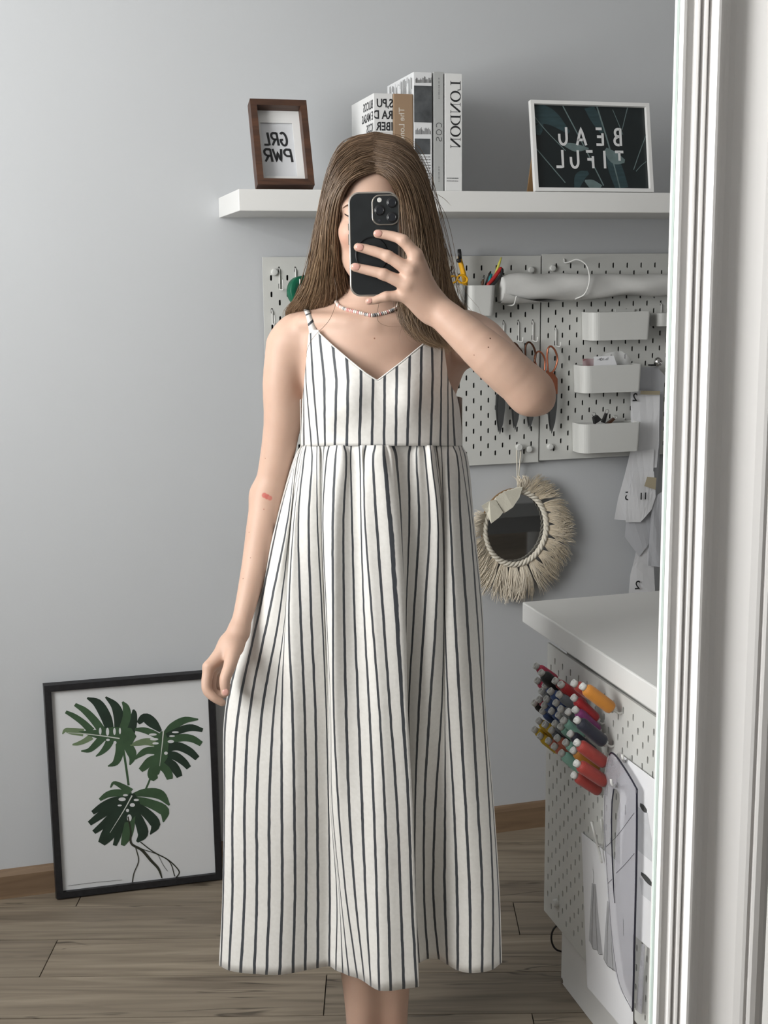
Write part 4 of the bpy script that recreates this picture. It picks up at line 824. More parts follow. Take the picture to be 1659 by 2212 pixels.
blob([(380, 600), (520, 590), (640, 570), (780, 580), (815, 640), (780, 700), (640, 690), (480, 640)], 'lg2')
blob([(1000, 605), (1030, 605), (1060, 680), (1050, 800), (1000, 870), (950, 840), (950, 700)], 'lg2')
blob([(760, 1060), (800, 1060), (840, 1130), (820, 1210), (760, 1270), (680, 1280), (690, 1180)], 'lg1')
for pts in ([(690, 655), (560, 635), (420, 618), (300, 610)], [(1020, 600), (1010, 700), (990, 860)], [(780, 1075), (720, 1180), (610, 1350)]): lineb(pts, [9, 7, 6, 3] if len(pts) == 4 else [10, 7, 3], 'line', 'leaf_vein')
for cx, cy, rx, ry in ((545, 600, 10, 26), (600, 605, 12, 30), (652, 603, 10, 26), (693, 600, 8, 24), (602, 665, 14, 9), (655, 685, 12, 12), (940, 628, 30, 9), (950, 662, 32, 9), (960, 692, 24, 9), (1110, 612, 26, 7), (1085, 640, 22, 6), (1075, 680, 24, 12), (1038, 765, 14, 12), (730, 1072, 20, 8), (705, 1102, 28, 14), (686, 1147, 16, 7), (812, 1108, 20, 9), (782, 1145, 20, 14), (745, 1185, 12, 12), (758, 1240, 18, 26)):
    pz[0] += 0.00002; q = mono(np.array(arc(cx, cy, rx, ry, 0, 330, 12))); mk('leaf_hole', *flat((q, [list(range(len(q)))]), oip, u_, v_, pz[0]), M['print'], ps)
M['stemd'] = mat('root_print', srgb(44, 46, 36), 0.5, var=0.2)
for pts, wd in (([(748, 1230), (768, 1340), (770, 1430), (850, 1480), (920, 1560), (975, 1620), (1002, 1692)], [10, 12, 16, 20, 20, 18, 8]), ([(805, 1465), (825, 1560), (790, 1650), (776, 1720)], 7), ([(840, 1420), (940, 1495), (1050, 1555), (1132, 1640), (1110, 1690)], 8), ([(770, 1430), (860, 1475), (960, 1510), (1060, 1570), (1100, 1680)], 6), ([(975, 1520), (1010, 1590), (1045, 1640)], 3)):
    p = cr(pts, 26); ww = (cr(np.array(wd, float)[:, None], 26)[:, 0] if isinstance(wd, list) else np.full(26, float(wd)))*iw/1160; pz[0] += 0.00002
    mk('root', *flat(stroke(mono(p), ww), oip, u_, v_, pz[0]), M['stemd'], ps)
lineb([(290, 1742), (480, 1720), (700, 1702)], 2.5, 'stemd', 'root')

# ------------------------------------------------------------------ cutting desk
DX, PNX, BX = 1.005, 1.035, 1.020                     # tabletop edge, side panel face, side pegboard face
dc = onX(1128, 1300, DX); du = onX(1131, 1346, DX); DZ1, DZ0 = float(dc[2]), float(du[2]); DYF = float(dc[1]); DYN = 1.15; DXR = 2.05
PYF = float(onZ(1210, 2122, 0.0)[1])
t = thing('cutting_desk', 'white standing desk with thick top at the right edge', 'desk', ((DX+DXR)/2, (DYF+DYN)/2, 0))
mk('desk_top', *rbox(((DX+DXR)/2, (DYF+DYN)/2, (DZ0+DZ1)/2), (DXR-DX, DYF-DYN, DZ1-DZ0), 0.003), M['white'], t)
sp = mk('side_panel', *rbox((PNX+0.009, (PYF+DYN+0.05)/2, DZ0/2), (0.018, PYF-DYN-0.05, DZ0-0.0006), 0.0012), M['white'], t)
mk('side_panel', *rbox((DXR-0.03, (PYF+DYN+0.05)/2, DZ0/2), (0.018, PYF-DYN-0.05, DZ0-0.0006), 0.0012), M['white'], t)
mk('top_rail', *bbox(PNX+0.0185, DXR-0.0395, PYF-0.03, PYF-0.012, DZ0-0.09, DZ0-0.0005), M['white'], t)
c = onX(1214, 2118, PNX); mk('screw_cap', *lathe([(0.006, 0.0), (0.006, 0.0012), (0.004, 0.0018)], c, (-1, 0, 0), 14), mat('brown_screw_cap', (0.16, 0.14, 0.12), 0.6, var=0.1), sp)

# pegboard on the side of the desk
sTL, sBL = onX(1183, 1388, BX), onX(1196, 1992, BX)
SBW, SBH = 0.76, float(sTL[2]-sBL[2]); oS = np.array([BX, float(sTL[1]), float(sBL[2])]); uS = np.array([0, -1., 0]); vS = np.array([0, 0, 1.])
sideb = thing('pegboard', 'white perforated pegboard on the side of the desk, full of thread spools', 'pegboard', (BX+0.008, oS[1]-SBW/2, oS[2]))
SB = pegboard_mesh(SBW, SBH, 0.005, 19, int(round(SBH/0.02))|1)
mk('perforated_panel', place(SB[0], oS, uS, vS), SB[1], M['peg'], sideb)
mk('spacer', *bbox(BX+0.0052, PNX-0.0005, oS[1]-0.14, oS[1]-0.06, oS[2]+0.05, oS[2]+0.08), M['whiteplastic'], sideb)
mk('spacer', *bbox(BX+0.0052, PNX-0.0005, oS[1]-0.60, oS[1]-0.50, oS[2]+SBH-0.08, oS[2]+SBH-0.05), M['whiteplastic'], sideb)
c = onX(1204, 1950, BX); mk('fastener', *lathe([(0.0088, 0.0005), (0.0088, 0.007), (0.0065, 0.0095)], c, (-1, 0, 0), 14), M['whiteplastic'], sideb)
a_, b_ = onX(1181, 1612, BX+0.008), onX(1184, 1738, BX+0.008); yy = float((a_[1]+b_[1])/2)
o = mk('edge_shadow_strip', *bbox(BX+0.0055, BX+0.0135, oS[1]-0.003, oS[1]+0.004, float(b_[2]), float(a_[2])), M['black'], sideb)  # black strip added in place of the dark edge shadow of the board

# ------------------------------------------------------------------ thread spools
TH = {}
def thread(nm, r, g, b):
    m = bpy.data.materials.new('thread_'+nm); m.use_nodes = True; nt = m.node_tree; bs = nt.nodes['Principled BSDF']; bs.inputs['Roughness'].default_value = 0.55; bs.inputs['Sheen Weight'].default_value = 0.2
    tc = nt.nodes.new('ShaderNodeTexCoord'); wv = nt.nodes.new('ShaderNodeTexWave'); wv.bands_direction = 'Z'; wv.inputs['Scale'].default_value = 190.0; wv.inputs['Distortion'].default_value = 1.5; nt.links.new(tc.outputs['Object'], wv.inputs['Vector'])
    mx = nt.nodes.new('ShaderNodeMix'); mx.data_type = 'RGBA'; c = srgb(r, g, b); mx.inputs['A'].default_value = tuple(v*0.72 for v in c)+(1,); mx.inputs['B'].default_value = tuple(min(1, v*1.15) for v in c)+(1,)
    nt.links.new(wv.outputs['Fac'], mx.inputs['Factor']); nt.links.new(mx.outputs['Result'], bs.inputs['Base Color'])
    bp = nt.nodes.new('ShaderNodeBump'); bp.inputs['Strength'].default_value = 0.4; bp.inputs['Distance'].default_value = 0.0005; nt.links.new(wv.outputs['Fac'], bp.inputs['Height']); nt.links.new(bp.outputs[0], bs.inputs['Normal'])
    TH[nm] = m
for a in (('pink', 196, 62, 92), ('black', 18, 18, 20), ('blue', 62, 88, 140), ('red', 160, 18, 26), ('coral', 160, 54, 46), ('orange', 204, 132, 40), ('grey', 104, 110, 116), ('silver', 150, 152, 154), ('purple', 122, 40, 104), ('yellow', 222, 186, 44), ('mint', 146, 196, 180), ('navy', 20, 24, 44), ('salmon', 204, 112, 92), ('ochre', 176, 116, 34), ('darkgreen', 20, 34, 36)): thread(*a)
def spool_meshes(ln, r):
    """spool standing on z=0, axis +z"""
    V, Fs = join(lathe([(0.0066, 0.0), (0.0066, 0.004), (0.0050, 0.006), (0.0050, ln-0.009), (0.0070, ln-0.0085), (0.0070, ln), (0.0052, ln), (0.0048, ln-0.008), (0.0, ln-0.0085)], n=16))
    co = (V, Fs); th_ = lathe([(0.0051, 0.004), (r*0.86, 0.006), (r*1.0, 0.011), (r*1.0, ln-0.020), (r*0.93, ln-0.014), (r*0.62, ln-0.009), (0.0043, ln-0.0085)], n=18)
    return co, th_
def data(nm, pf, m):
    me = bpy.data.meshes.new(nm); me.from_pydata(pf[0].tolist(), [], pf[1]); me.polygons.foreach_set('use_smooth', [True]*len(me.polygons)); me.materials.append(m); return me
KIND = {k: spool_meshes(*v) for k, v in {'s': (0.062, 0.0100), 'm': (0.074, 0.0110), 'l': (0.082, 0.0126)}.items()}
COREM = {k: data('core', v[0], M['whiteplastic']) for k, v in KIND.items()}; THM = {}
SPOOLS = [  # crop point of the visible cap, colour, size, label
 (180, 190, 'pink', 's', 'pink thread spool at the top left corner of the rack'), (240, 262, 'black', 'l', 'large black thread spool at the top left of the rack'),
 (196, 352, 'pink', 's', 'pink thread spool at the far left, second below the black one'), (285, 405, 'blue', 's', 'blue thread spool just under the large black spool'),
 (395, 355, 'red', 's', 'dark red thread spool right of the large black spool, left of two'), (462, 395, 'red', 'm', 'dark red thread spool right of the large black spool, right of two'),
 (605, 383, 'coral', 'm', 'coral thread spool directly behind the orange one'), (702, 417, 'orange', 'l', 'large golden orange thread spool standing out at the upper right'),
 (245, 472, 'silver', 's', 'pale grey blue thread spool left of the upper blue ones'), (347, 470, 'blue', 'm', 'bright blue thread spool, third cap under the black spool'),
 (440, 508, 'grey', 'm', 'slate grey thread spool below the dark red pair'), (607, 542, 'red', 'm', 'deep red thread spool under the coral and orange ones'),
 (218, 562, 'pink', 's', 'rose pink thread spool low on the left edge'), (300, 560, 'blue', 's', 'blue thread spool in the middle of the blue cluster'),
 (404, 600, 'blue', 's', 'blue thread spool beside the slate grey one'), (163, 602, 'black', 's', 'black thread spool at the outer left edge above the yellow ones'),
 (277, 625, 'blue', 's', 'blue thread spool near the left of the blue cluster, upper of two'), (260, 690, 'blue', 's', 'blue thread spool near the left of the blue cluster, lower of two'),
 (460, 670, 'silver', 's', 'silver grey thread spool in the middle of the rack'), (355, 692, 'blue', 's', 'blue thread spool lowest in the blue cluster'),
 (436, 737, 'silver', 's', 'silver grey thread spool just below its silver twin'), (545, 700, 'darkgreen', 'm', 'very dark green thread spool left of the purple one'),
 (622, 677, 'purple', 'm', 'purple thread spool in the right half of the rack'), (215, 800, 'yellow', 's', 'yellow thread spool, topmost of the yellow four'),
 (282, 845, 'yellow', 's', 'yellow thread spool, right of the yellow four'), (395, 832, 'grey', 's', 'grey thread spool between the yellow and mint ones, upper'),
 (492, 797, 'mint', 's', 'mint green thread spool, topmost of the mint ones'), (640, 792, 'navy', 'l', 'large navy thread spool, upper of the two navy ones'),
 (460, 866, 'mint', 's', 'mint green thread spool, second from the top of the mint ones'), (165, 902, 'yellow', 's', 'yellow thread spool, outermost left of the yellow four'),
 (356, 906, 'grey', 's', 'grey thread spool between the yellow and mint ones, lower'), (226, 972, 'yellow', 's', 'yellow thread spool, lowest of the yellow four'),
 (566, 946, 'navy', 'm', 'navy thread spool below the large navy one'), (320, 1026, 'salmon', 's', 'salmon thread spool, left of the salmon three'),
 (420, 992, 'salmon', 's', 'salmon thread spool, right of the salmon three'), (385, 1090, 'salmon', 's', 'salmon thread spool, lowest of the salmon three'),
 (515, 1046, 'mint', 's', 'mint green thread spool, third from the top of the mint ones'), (638, 1046, 'coral', 'l', 'large coral red thread spool under the navy ones'),
 (468, 1162, 'mint', 'm', 'mint green thread spool, lowest of the mint ones'), (600, 1132, 'ochre', 'm', 'ochre thread spool squeezed between two coral ones'),
 (635, 1280, 'coral', 'l', 'coral red thread spool, second from the bottom of the rack'), (606, 1412, 'coral', 'm', 'coral red thread spool, lowest on the rack')]
LEN = {'s': 0.062, 'm': 0.074, 'l': 0.082}
for k, (cx, cy, colr, kd, lab) in enumerate(SPOOLS):
    px, py = 1120+cx/5.184, 1400+cy/5.184; rr = random.Random(k*5+1)
    up = math.radians(rr.uniform(36, 46)); ax_ = nrm([-math.cos(up), rr.uniform(0.0, 0.12), math.sin(up)])
    cap = onX(px, py, BX-(0.016 if kd == 'l' else 0.013)-LEN[kd]*math.cos(up)*(1.0 if kd != 's' else 1.05)); base = cap-ax_*LEN[kd]
    r_ = thing('thread_spool', lab, 'thread spool', base, 'thread spools on the desk side rack')
    R3 = Vector(ax_).to_track_quat('Z', 'Y'); r_.rotation_mode = 'QUATERNION'; r_.rotation_quaternion = R3
    o = bpy.data.objects.new('core', COREM[kd]); COL.objects.link(o); o.parent = r_
    key = (colr, kd)
    if key not in THM: THM[key] = data('thread', KIND[kd][1], TH[colr])
    o = bpy.data.objects.new('thread', THM[key]); COL.objects.link(o); o.parent = r_
    p0 = base+ax_*0.045; p1 = base-ax_*0.004; e = np.array([BX-0.001, p1[1], p1[2]-0.004])
    mk('peg', *tube([p0, p1, (p1+e)/2+np.array([0, 0, -0.002]), e, e+(0.008, 0, 0.004)], 0.0022, 7), M['wire'], sideb, True)

# ------------------------------------------------------------------ things pinned to the side pegboard
def side(px, py, off): return onX(px, py, BX-off)
def splate(pts, o0, o1, m, nm, par=None):
    A = [side(a, b, (o0+o1)/2) for a, b in pts]; n = len(A); V = np.array([(BX-o0, p[1], p[2]) for p in A]+[(BX-o1, p[1], p[2]) for p in A])
    return mk(nm, V, [list(range(n))[::-1], list(range(n, 2*n))]+[[i, (i+1) % n, n+(i+1) % n, n+i] for i in range(n)], m, par)
def sline(pts, wd, off, m, nm, par, smoothn=20):
    A = np.array([side(a, b, off) for a, b in pts]); p2 = cr(A[:, 1:], smoothn); V2, Fs = stroke(p2, np.interp(np.linspace(0, 1, smoothn), np.linspace(0, 1, len(np.atleast_1d(wd))), np.atleast_1d(wd)))
    return mk(nm, np.c_[np.full(len(V2), BX-off), V2], Fs, m, par)
def K(x, y): return (1140+x/3.615, 1600+y/3.615)
s1 = splate([K(420, 715), K(600, 860), K(815, 1045), (1368, 2248), (1268.6, 2132)], 0.003, 0.0035, M['paper'], 'sketch_sheet'); tag(s1, 'white paper with two pleated dress sketches pinned low on the desk pegboard', 'paper')
M['wash'] = mat('grey_ink_wash', (0.42, 0.425, 0.44), 0.7, var=0.12, vscale=60); M['wash2'] = mat('pale_ink_wash', (0.58, 0.59, 0.61), 0.7, var=0.08, vscale=60)
def sketch(poly, lines, par, off, m='wash'):
    A = [side(*K(*q), off) for q in poly]; mk('dress_sketch', np.array([(BX-off, p[1], p[2]) for p in A]), [list(range(len(A)))], M[m], par)
    for l in lines: sline([K(*q) for q in l], 0.0011, off+0.0002, M['steel'], 'sketch_line', par, 8)
sketch([(500, 1110), (515, 1118), (532, 1122), (548, 1330), (585, 1675), (560, 1660), (545, 1640), (520, 1632), (500, 1600), (478, 1560), (485, 1400), (495, 1220)], [[(515, 1130), (505, 1350), (500, 1610)], [(525, 1140), (530, 1380), (545, 1640)], [(508, 1000), (515, 1060), (510, 1110)], [(500, 1600), (510, 1625), (530, 1630)], [(545, 1640), (555, 1665), (580, 1670)]], s1, 0.0037)
sketch([(620, 1250), (640, 1262), (650, 1450), (692, 1805), (660, 1790), (620, 1750), (592, 1700), (605, 1480)], [[(630, 1280), (622, 1500), (618, 1740)], [(640, 1290), (650, 1520), (665, 1790)], [(592, 1700), (620, 1755), (640, 1770), (690, 1805)]], s1, 0.0037)
s2 = splate([(1340, 1628), (1430, 1696), (1430, 2072), (1340, 1994)], 0.006, 0.0065, M['paper'], 'sketch_sheet'); tag(s2, 'white paper with dark labels and grey dress drawings beside the mirror frame', 'paper')
sketch([(860, 515), (935, 565), (968, 770), (968, 945), (900, 890), (855, 850)], [], s2, 0.0068, 'wash2'); sketch([(872, 1065), (960, 1125), (960, 1258), (890, 1200)], [], s2, 0.0068, 'wash2')
M['charcoal'] = mat('charcoal_label', (0.06, 0.063, 0.062), 0.6, var=0.15)
for a, b in (((876, 500), (928, 552)), ((884, 1036), (975, 1130))):
    sline([K(*a), ((K(*a)[0]+K(*b)[0])/2, (K(*a)[1]+K(*b)[1])/2), K(*b)], [0.006, 0.0125, 0.0125, 0.006], 0.0072, M['charcoal'], 'dark_label', s2)
# transparent curved ruler
M['acrylic'] = mat('smoky_acrylic', (0.52, 0.52, 0.57), 0.12, alpha=0.42, var=0.05, spec=0.8); M['acredge'] = mat('dark_acrylic_edge', (0.022, 0.022, 0.035), 0.2, var=0.1)
rl = thing('pattern_ruler', 'large transparent smoky pattern curve hanging on the desk pegboard', 'ruler', side(*K(820, 2100), 0.02))
outer = [K(*q) for q in ((655, 93), (690, 118), (740, 190), (800, 285), (852, 375), (853, 600), (849, 900), (842, 1200), (836, 1500), (828, 1850), (820, 2115), (780, 2020), (735, 1950), (700, 1840), (675, 1650), (650, 1450), (628, 1150), (610, 900), (598, 600), (603, 380), (610, 250), (628, 140))]
inner = [K(*q) for q in ((675, 372), (662, 450), (655, 600), (657, 800), (664, 1000), (672, 1150), (680, 1270), (684, 1150), (688, 940), (695, 760), (712, 560), (728, 470), (722, 410), (700, 378))]
bm = bmesh.new(); A_ = [side(a, b, 0.020) for a, b in outer]; B_ = [side(a, b, 0.020) for a, b in inner]
vo = [bm.verts.new((0, p[1], p[2])) for p in A_]; vi = [bm.verts.new((0, p[1], p[2])) for p in B_]
eo = [bm.edges.new((vo[i], vo[(i+1) % len(vo)])) for i in range(len(vo))]+[bm.edges.new((vi[i], vi[(i+1) % len(vi)])) for i in range(len(vi))]
bmesh.ops.triangle_fill(bm, use_beauty=True, edges=eo, use_dissolve=False); bm.verts.index_update()
V = np.array([v.co[:] for v in bm.verts]); Fs = [[v.index for v in f.verts] for f in bm.faces]; bm.free(); V[:, 0] = BX-0.020
mk('acrylic_sheet', *join((V, Fs), (V-np.array([0.0025, 0, 0]), Fs)), M['acrylic'], rl)
def edge(pts, r, nm): mk(nm, *tube(cr([side(*K(*q), 0.0215) for q in pts], 40), r, 6), M['acredge'], rl, True)
edge([(640, 112), (655, 95), (690, 120), (740, 190), (800, 285), (852, 378)], 0.0018, 'dark_edge'); edge([(852, 378), (852, 700), (846, 1100), (836, 1500), (828, 1850), (820, 2112)], 0.0021, 'dark_edge')
edge([(672, 375), (658, 500), (655, 700), (660, 900), (670, 1130), (680, 1268)], 0.0014, 'dark_edge')
edge([(640, 112), (612, 250), (600, 500), (605, 800), (628, 1150), (650, 1450), (690, 1780), (735, 1950), (820, 2112)], 0.0007, 'thin_edge')
for l in ([(610, 830), (700, 740), (830, 565)], [(690, 1035), (760, 965), (832, 880)], [(625, 1115), (660, 1080)], [(760, 500), (760, 580)], [(745, 1390), (748, 1525)]): sline([K(*q) for q in l], 0.0009, 0.0232, M['acredge'], 'ruler_marking', rl, 8)
h0 = side(*K(690, 350), 0.0)
o = mk('pegboard_hook', *tube(cr([side(*K(690, 330), 0.0008), side(*K(688, 345), 0.012), side(*K(672, 352), 0.030), side(*K(655, 335), 0.036), side(*K(652, 300), 0.036)], 24), 0.0026, 8), M['wire'], None, True); tag(o, 'thick white hook holding up the transparent ruler', 'hook', 'white hooks on the desk side')
o = mk('pegboard_hook', *tube(cr([side(*K(760, 165), 0.0008), side(*K(752, 160), 0.008), side(*K(742, 140), 0.018), side(*K(738, 108), 0.018)], 24), 0.0024, 8), M['wire'], None, True); tag(o, 'white hook just above the top right of the transparent ruler', 'hook', 'white hooks on the desk side')
# clothes peg
cpn = thing('clothes_peg', 'white clothes peg clipping the sketch sheet to the desk pegboard', 'clothes peg', side(*K(575, 950), 0.02))
mk('peg_arm', *tube(cr([side(*K(497, 632), 0.030), side(*K(520, 720), 0.028), side(*K(552, 840), 0.016), side(*K(578, 955), 0.012)], 20), [0.0028]*19+[0.002], 8, True, 0.6), M['whiteplastic'], cpn, True)
mk('peg_arm', *tube(cr([side(*K(572, 610), 0.006), side(*K(580, 720), 0.007), side(*K(584, 840), 0.008)], 16), 0.0026, 8, True, 0.6), M['whiteplastic'], cpn, True)
mk('peg_spring', *tube(cr([side(*K(552, 820), 0.018), side(*K(568, 815), 0.014), side(*K(582, 822), 0.010)], 10), 0.0030, 8), M['chrome'], cpn, True)
o = splate([K(893, 1588), K(913, 1602), K(888, 2135), K(846, 2100)], 0.010, 0.012, M['acrylic'], 'clear_ruler'); tag(o, 'narrow clear plastic ruler below the labelled sheet', 'ruler')
# cable
pts = [onY(1210, 1998, PYF+0.012), onY(1200, 2002, PYF+0.012), onY(1193, 2013, PYF+0.012), onY(1191, 2028, PYF+0.012), onY(1195, 2043, PYF+0.012), onY(1203, 2052, PYF+0.012), onY(1215, 2056, PYF+0.012)]
o = mk('cable', *tube(cr(pts, 40), 0.0022, 8), M['black'], None, True); tag(o, 'black cable loop sticking out behind the desk panel', 'cable')

# ------------------------------------------------------------------ mirror frame stile
SD = 1.0
xt = P(1462.5, 0, SD); xb = P(1403, 2212, SD)
def lev(p): return np.array([np.dot(p, AX), np.dot(p, AD), p[2]])
lt, lb_ = lev(xt), lev(xb); slope = (lt[0]-lb_[0])/(lt[2]-lb_[2]); X0z = lambda z: lb_[0]+(z-lb_[2])*slope
sc_ = 1.0/2700*1.03
prof = [(0, 0.018)]                                        # (across mm in px units, proud depth m): follows the moulding from glass to outer edge
PR = [(0, .0002), (5, .0002), (6, .001), (7, .008), (10, .0125), (15, .0125), (18, .0085), (30, .0085), (32, .011), (35, .0150), (39, .0158), (42, .0135), (45, .0092), (47, .0120), (50, .0165), (54, .0172), (57, .0150), (60, .0105), (63, .0160), (67, .0235), (72, .0275), (77, .0275), (82, .0240), (88, .0170), (95, .0112), (104, .0080), (116, .0075), (130, .0100), (146, .0150), (162, .0205), (178, .0255), (192, .0285), (199, .0292), (200.5, .0262), (206, .0260), (208, .0292), (214, .0305), (226, .0300), (238, .0265), (248, .020), (253, .010), (254, 0.0)]
PR = PR[:2]+[(a, b*0.66) for a, b in PR[2:]]
zz = np.linspace(0.0, 2.25, 2)
def stile_mesh(pr, back):
    V = []; Fs = []; n = len(pr)+2
    for z in zz:
        x_ = X0z(z)
        for a, b in [(pr[0][0], -back)]+list(pr)+[(pr[-1][0], -back)]: V.append(C2W(x_+a*sc_, SD-b, z))
    for q in range(n): p = (q+1) % n; Fs.append([q, p, n+p, n+q])
    Fs += [list(range(n))[::-1], list(range(n, 2*n))]
    return np.array(V), Fs
bs = C2W(X0z(0)+120*sc_, SD, 0)
st = thing('mirror_frame', 'glossy white moulded mirror frame upright filling the right edge', 'mirror frame', bs)
mk('moulding', *stile_mesh(PR[2:], 0.016), M['stile'], st)
mk('glass_edge', *stile_mesh([(0, 0.0), (0.6, .0006), (5.2, .0010), (5.9, 0.0006)], 0.004), M['glassedge'], st)

# ------------------------------------------------------------------ the woman: body as one blended surface
def LV(px, py, D): p = P(px, py, D); return np.array([np.dot(p, AX), np.dot(p, AD), p[2]])
PRIMS = []                                            # (kind, data, k, op)
def cone(a, b, ra, rb, k=0.02, sq=None): PRIMS.append(('c', np.array(a, float), np.array(b, float), ra, rb, k, sq))
def chain(pts, rs, k=0.02, sq=None, sub=3):
    n = (len(pts)-1)*sub+1; q = cr(np.c_[np.array(pts, float), np.array(rs, float)], n) if len(pts) > 2 else np.c_[np.array(pts, float), np.array(rs, float)]
    PRIMS.append(('h', q[:, :3].copy(), q[:, 3].copy(), None, None, k, sq))
def ell(c, r, k=0.02, neg=False): PRIMS.append(('n' if neg else 'e', np.array(c, float), np.array(r, float), None, None, k, None))
# torso
ell(LV(805, 985, 2.205), (.112, .080, .13), .05); ell(LV(805, 1180, 2.215), (.145, .100, .13), .06)
ell(LV(808, 830, 2.195), (.120, .086, .15), .05); ell(LV(805, 745, 2.200), (.122, .074, .072), .05)
ell(LV(748, 868, 2.130), (.050, .046, .055), .035); ell(LV(880, 868, 2.130), (.050, .046, .055), .035)
# neck, shoulders, collar bones
chain([LV(803, 560, 2.185), LV(803, 640, 2.190), LV(804, 700, 2.195)], [.044, .045, .056], .03)
chain([LV(790, 652, 2.205), LV(720, 688, 2.21), LV(640, 716, 2.205)], [.034, .030, .032], .04)
chain([LV(820, 652, 2.205), LV(900, 688, 2.21), LV(1000, 712, 2.205)], [.034, .030, .034], .04)
chain([LV(792, 700, 2.128), LV(730, 692, 2.137), LV(655, 694, 2.172)], [.009, .0075, .009], .022)
chain([LV(816, 700, 2.128), LV(880, 692, 2.137), LV(960, 694, 2.172)], [.009, .0075, .009], .022)
# head
ell(LV(803, 398, 2.180), (.072, .092, .080), .02); ell(LV(803, 470, 2.150), (.063, .066, .082), .03)
chain([LV(802, 515, 2.150), LV(802, 570, 2.122), LV(801, 592, 2.104)], [.052, .038, .019], .022)
chain([LV(752, 520, 2.150), LV(775, 570, 2.128), LV(801, 594, 2.108)], [.018, .018, .015], .02); chain([LV(852, 520, 2.150), LV(828, 570, 2.128), LV(801, 594, 2.108)], [.018, .018, .015], .02)
ell(LV(760, 502, 2.104), (.020, .020, .020), .02); ell(LV(842, 502, 2.104), (.020, .020, .020), .02)
chain([LV(801, 462, 2.086), LV(801, 505, 2.074), LV(801, 523, 2.066)], [.007, .0085, .0115], .010)
ell(LV(790, 527, 2.078), (.008, .009, .007), .006); ell(LV(812, 527, 2.078), (.008, .009, .007), .006)
chain([LV(742, 445, 2.102), LV(775, 442, 2.086)], [.009, .009], .014); chain([LV(860, 445, 2.102), LV(827, 442, 2.086)], [.009, .009], .014)
ell(LV(763, 462, 2.070), (.017, .016, .010), .012, True); ell(LV(840, 462, 2.070), (.017, .016, .010), .012, True)
ell(LV(763, 463, 2.096), (.0135, .0125, .0115), .004); ell(LV(840, 463, 2.096), (.0135, .0125, .0115), .004)
ell(LV(801, 551, 2.083), (.022, .010, .0055), .006); ell(LV(801, 561, 2.083), (.019, .010, .006), .006)
ell(LV(714, 488, 2.175), (.008, .018, .030), .010); ell(LV(891, 488, 2.175), (.008, .018, .030), .010)
# relaxed arm at the left of the picture
chain([LV(622, 748, 2.205), LV(611, 830, 2.205), LV(609, 920, 2.208), LV(589, 1035, 2.215), LV(577, 1070, 2.215)], [.0385, .0355, .0325, .0285, .0275], .02)
chain([LV(577, 1070, 2.215), LV(569, 1125, 2.200), LV(552, 1215, 2.170), LV(530, 1310, 2.135), LV(515, 1366, 2.115)], [.0275, .0290, .0240, .0185, .0165], .02, (1, 0.95))
# raised arm at the right
chain([LV(1026, 738, 2.210), LV(1040, 742, 2.185), LV(1100, 806, 2.06), LV(1146, 846, 1.965)], [.043, .043, .038, .034], .02)
chain([LV(985, 745, 2.225), LV(974, 790, 2.225), LV(958, 845, 2.225), LV(940, 910, 2.22)], [.030, .025, .023, .02], .025)
chain([LV(1146, 848, 1.962), LV(1110, 812, 1.955), LV(1060, 770, 1.955), LV(990, 708, 1.968), LV(930, 656, 1.985)], [.0330, .0355, .0345, .0280, .0225], .02)
ell(LV(1172, 868, 1.962), (.014, .016, .014), .018)
# hand on the phone
FD = 1.9655
W_ = LV(930, 656, 1.985)
FING = {'index': [(898, 552, 1.962), (871, 520, 1.961), (842, 509, FD), (815, 505, FD+.002)], 'middle': [(886, 585, 1.958), (838, 554, 1.960), (798, 540, FD), (773, 534, FD+.002)],
        'ring': [(880, 616, 1.960), (829, 593, 1.960), (791, 583, FD), (766, 577, FD+.002)], 'pinky': [(874, 638, 1.968), (834, 641, 1.966), (812, 648, FD+.002), (796, 651, FD+.004)]}
FR = {'index': [.0108, .0086, .0077, .0066], 'middle': [.0112, .0088, .0078, .0067], 'ring': [.0110, .0087, .0078, .0068], 'pinky': [.0096, .0076, .0066, .0056]}
for i, (k_, f_) in enumerate(FING.items()):
    m_ = LV(*f_[0]); wv = W_+np.array([0, 0, 0.006-0.006*i]); cone(m_, wv, FR[k_][0]*1.08, .0175, .014)
cone(LV(893, 575, 1.976), LV(905, 632, 1.984), .012, .014, .014)
for k_, f_ in FING.items():
    pts = [LV(*q) for q in f_]; chain(pts, FR[k_], .0045)
    ell(pts[1]+np.array([0, -.0008, 0.0003]), (.0089 if k_ != 'pinky' else .0078,)*3, .004)
chain([LV(915, 630, 1.992), LV(888, 596, 2.008), LV(868, 576, 2.0065), LV(850, 566, 2.004)], [.015, .0115, .0098, .008], .010)
# hand gathering the skirt
chain([LV(515, 1366, 2.115), LV(500, 1392, 2.105)], [.0170, .0185], .015)
for q, r_ in (((451, 1441, 2.072), .0108), ((457, 1447, 2.090), .0105), ((464, 1450, 2.107), .010), ((473, 1449, 2.121), .009)): cone(LV(*q), LV(499, 1394, 2.105), r_, .0165, .012)
chain([LV(451, 1441, 2.072), LV(446, 1486, 2.060), LV(461, 1506, 2.056), LV(480, 1518, 2.058)], [.0104, .0088, .0077, .0064], .004)
chain([LV(457, 1447, 2.090), LV(457, 1490, 2.080), LV(471, 1500, 2.073), LV(484, 1500, 2.070)], [.010, .0086, .0076, .0066], .004)
chain([LV(464, 1450, 2.107), LV(466, 1486, 2.100), LV(478, 1494, 2.092), LV(488, 1490, 2.088)], [.0096, .0082, .0074, .0062], .004)
chain([LV(473, 1449, 2.121), LV(475, 1478, 2.118), LV(484, 1486, 2.110), LV(492, 1480, 2.106)], [.0085, .0070, .0064, .0054], .004)
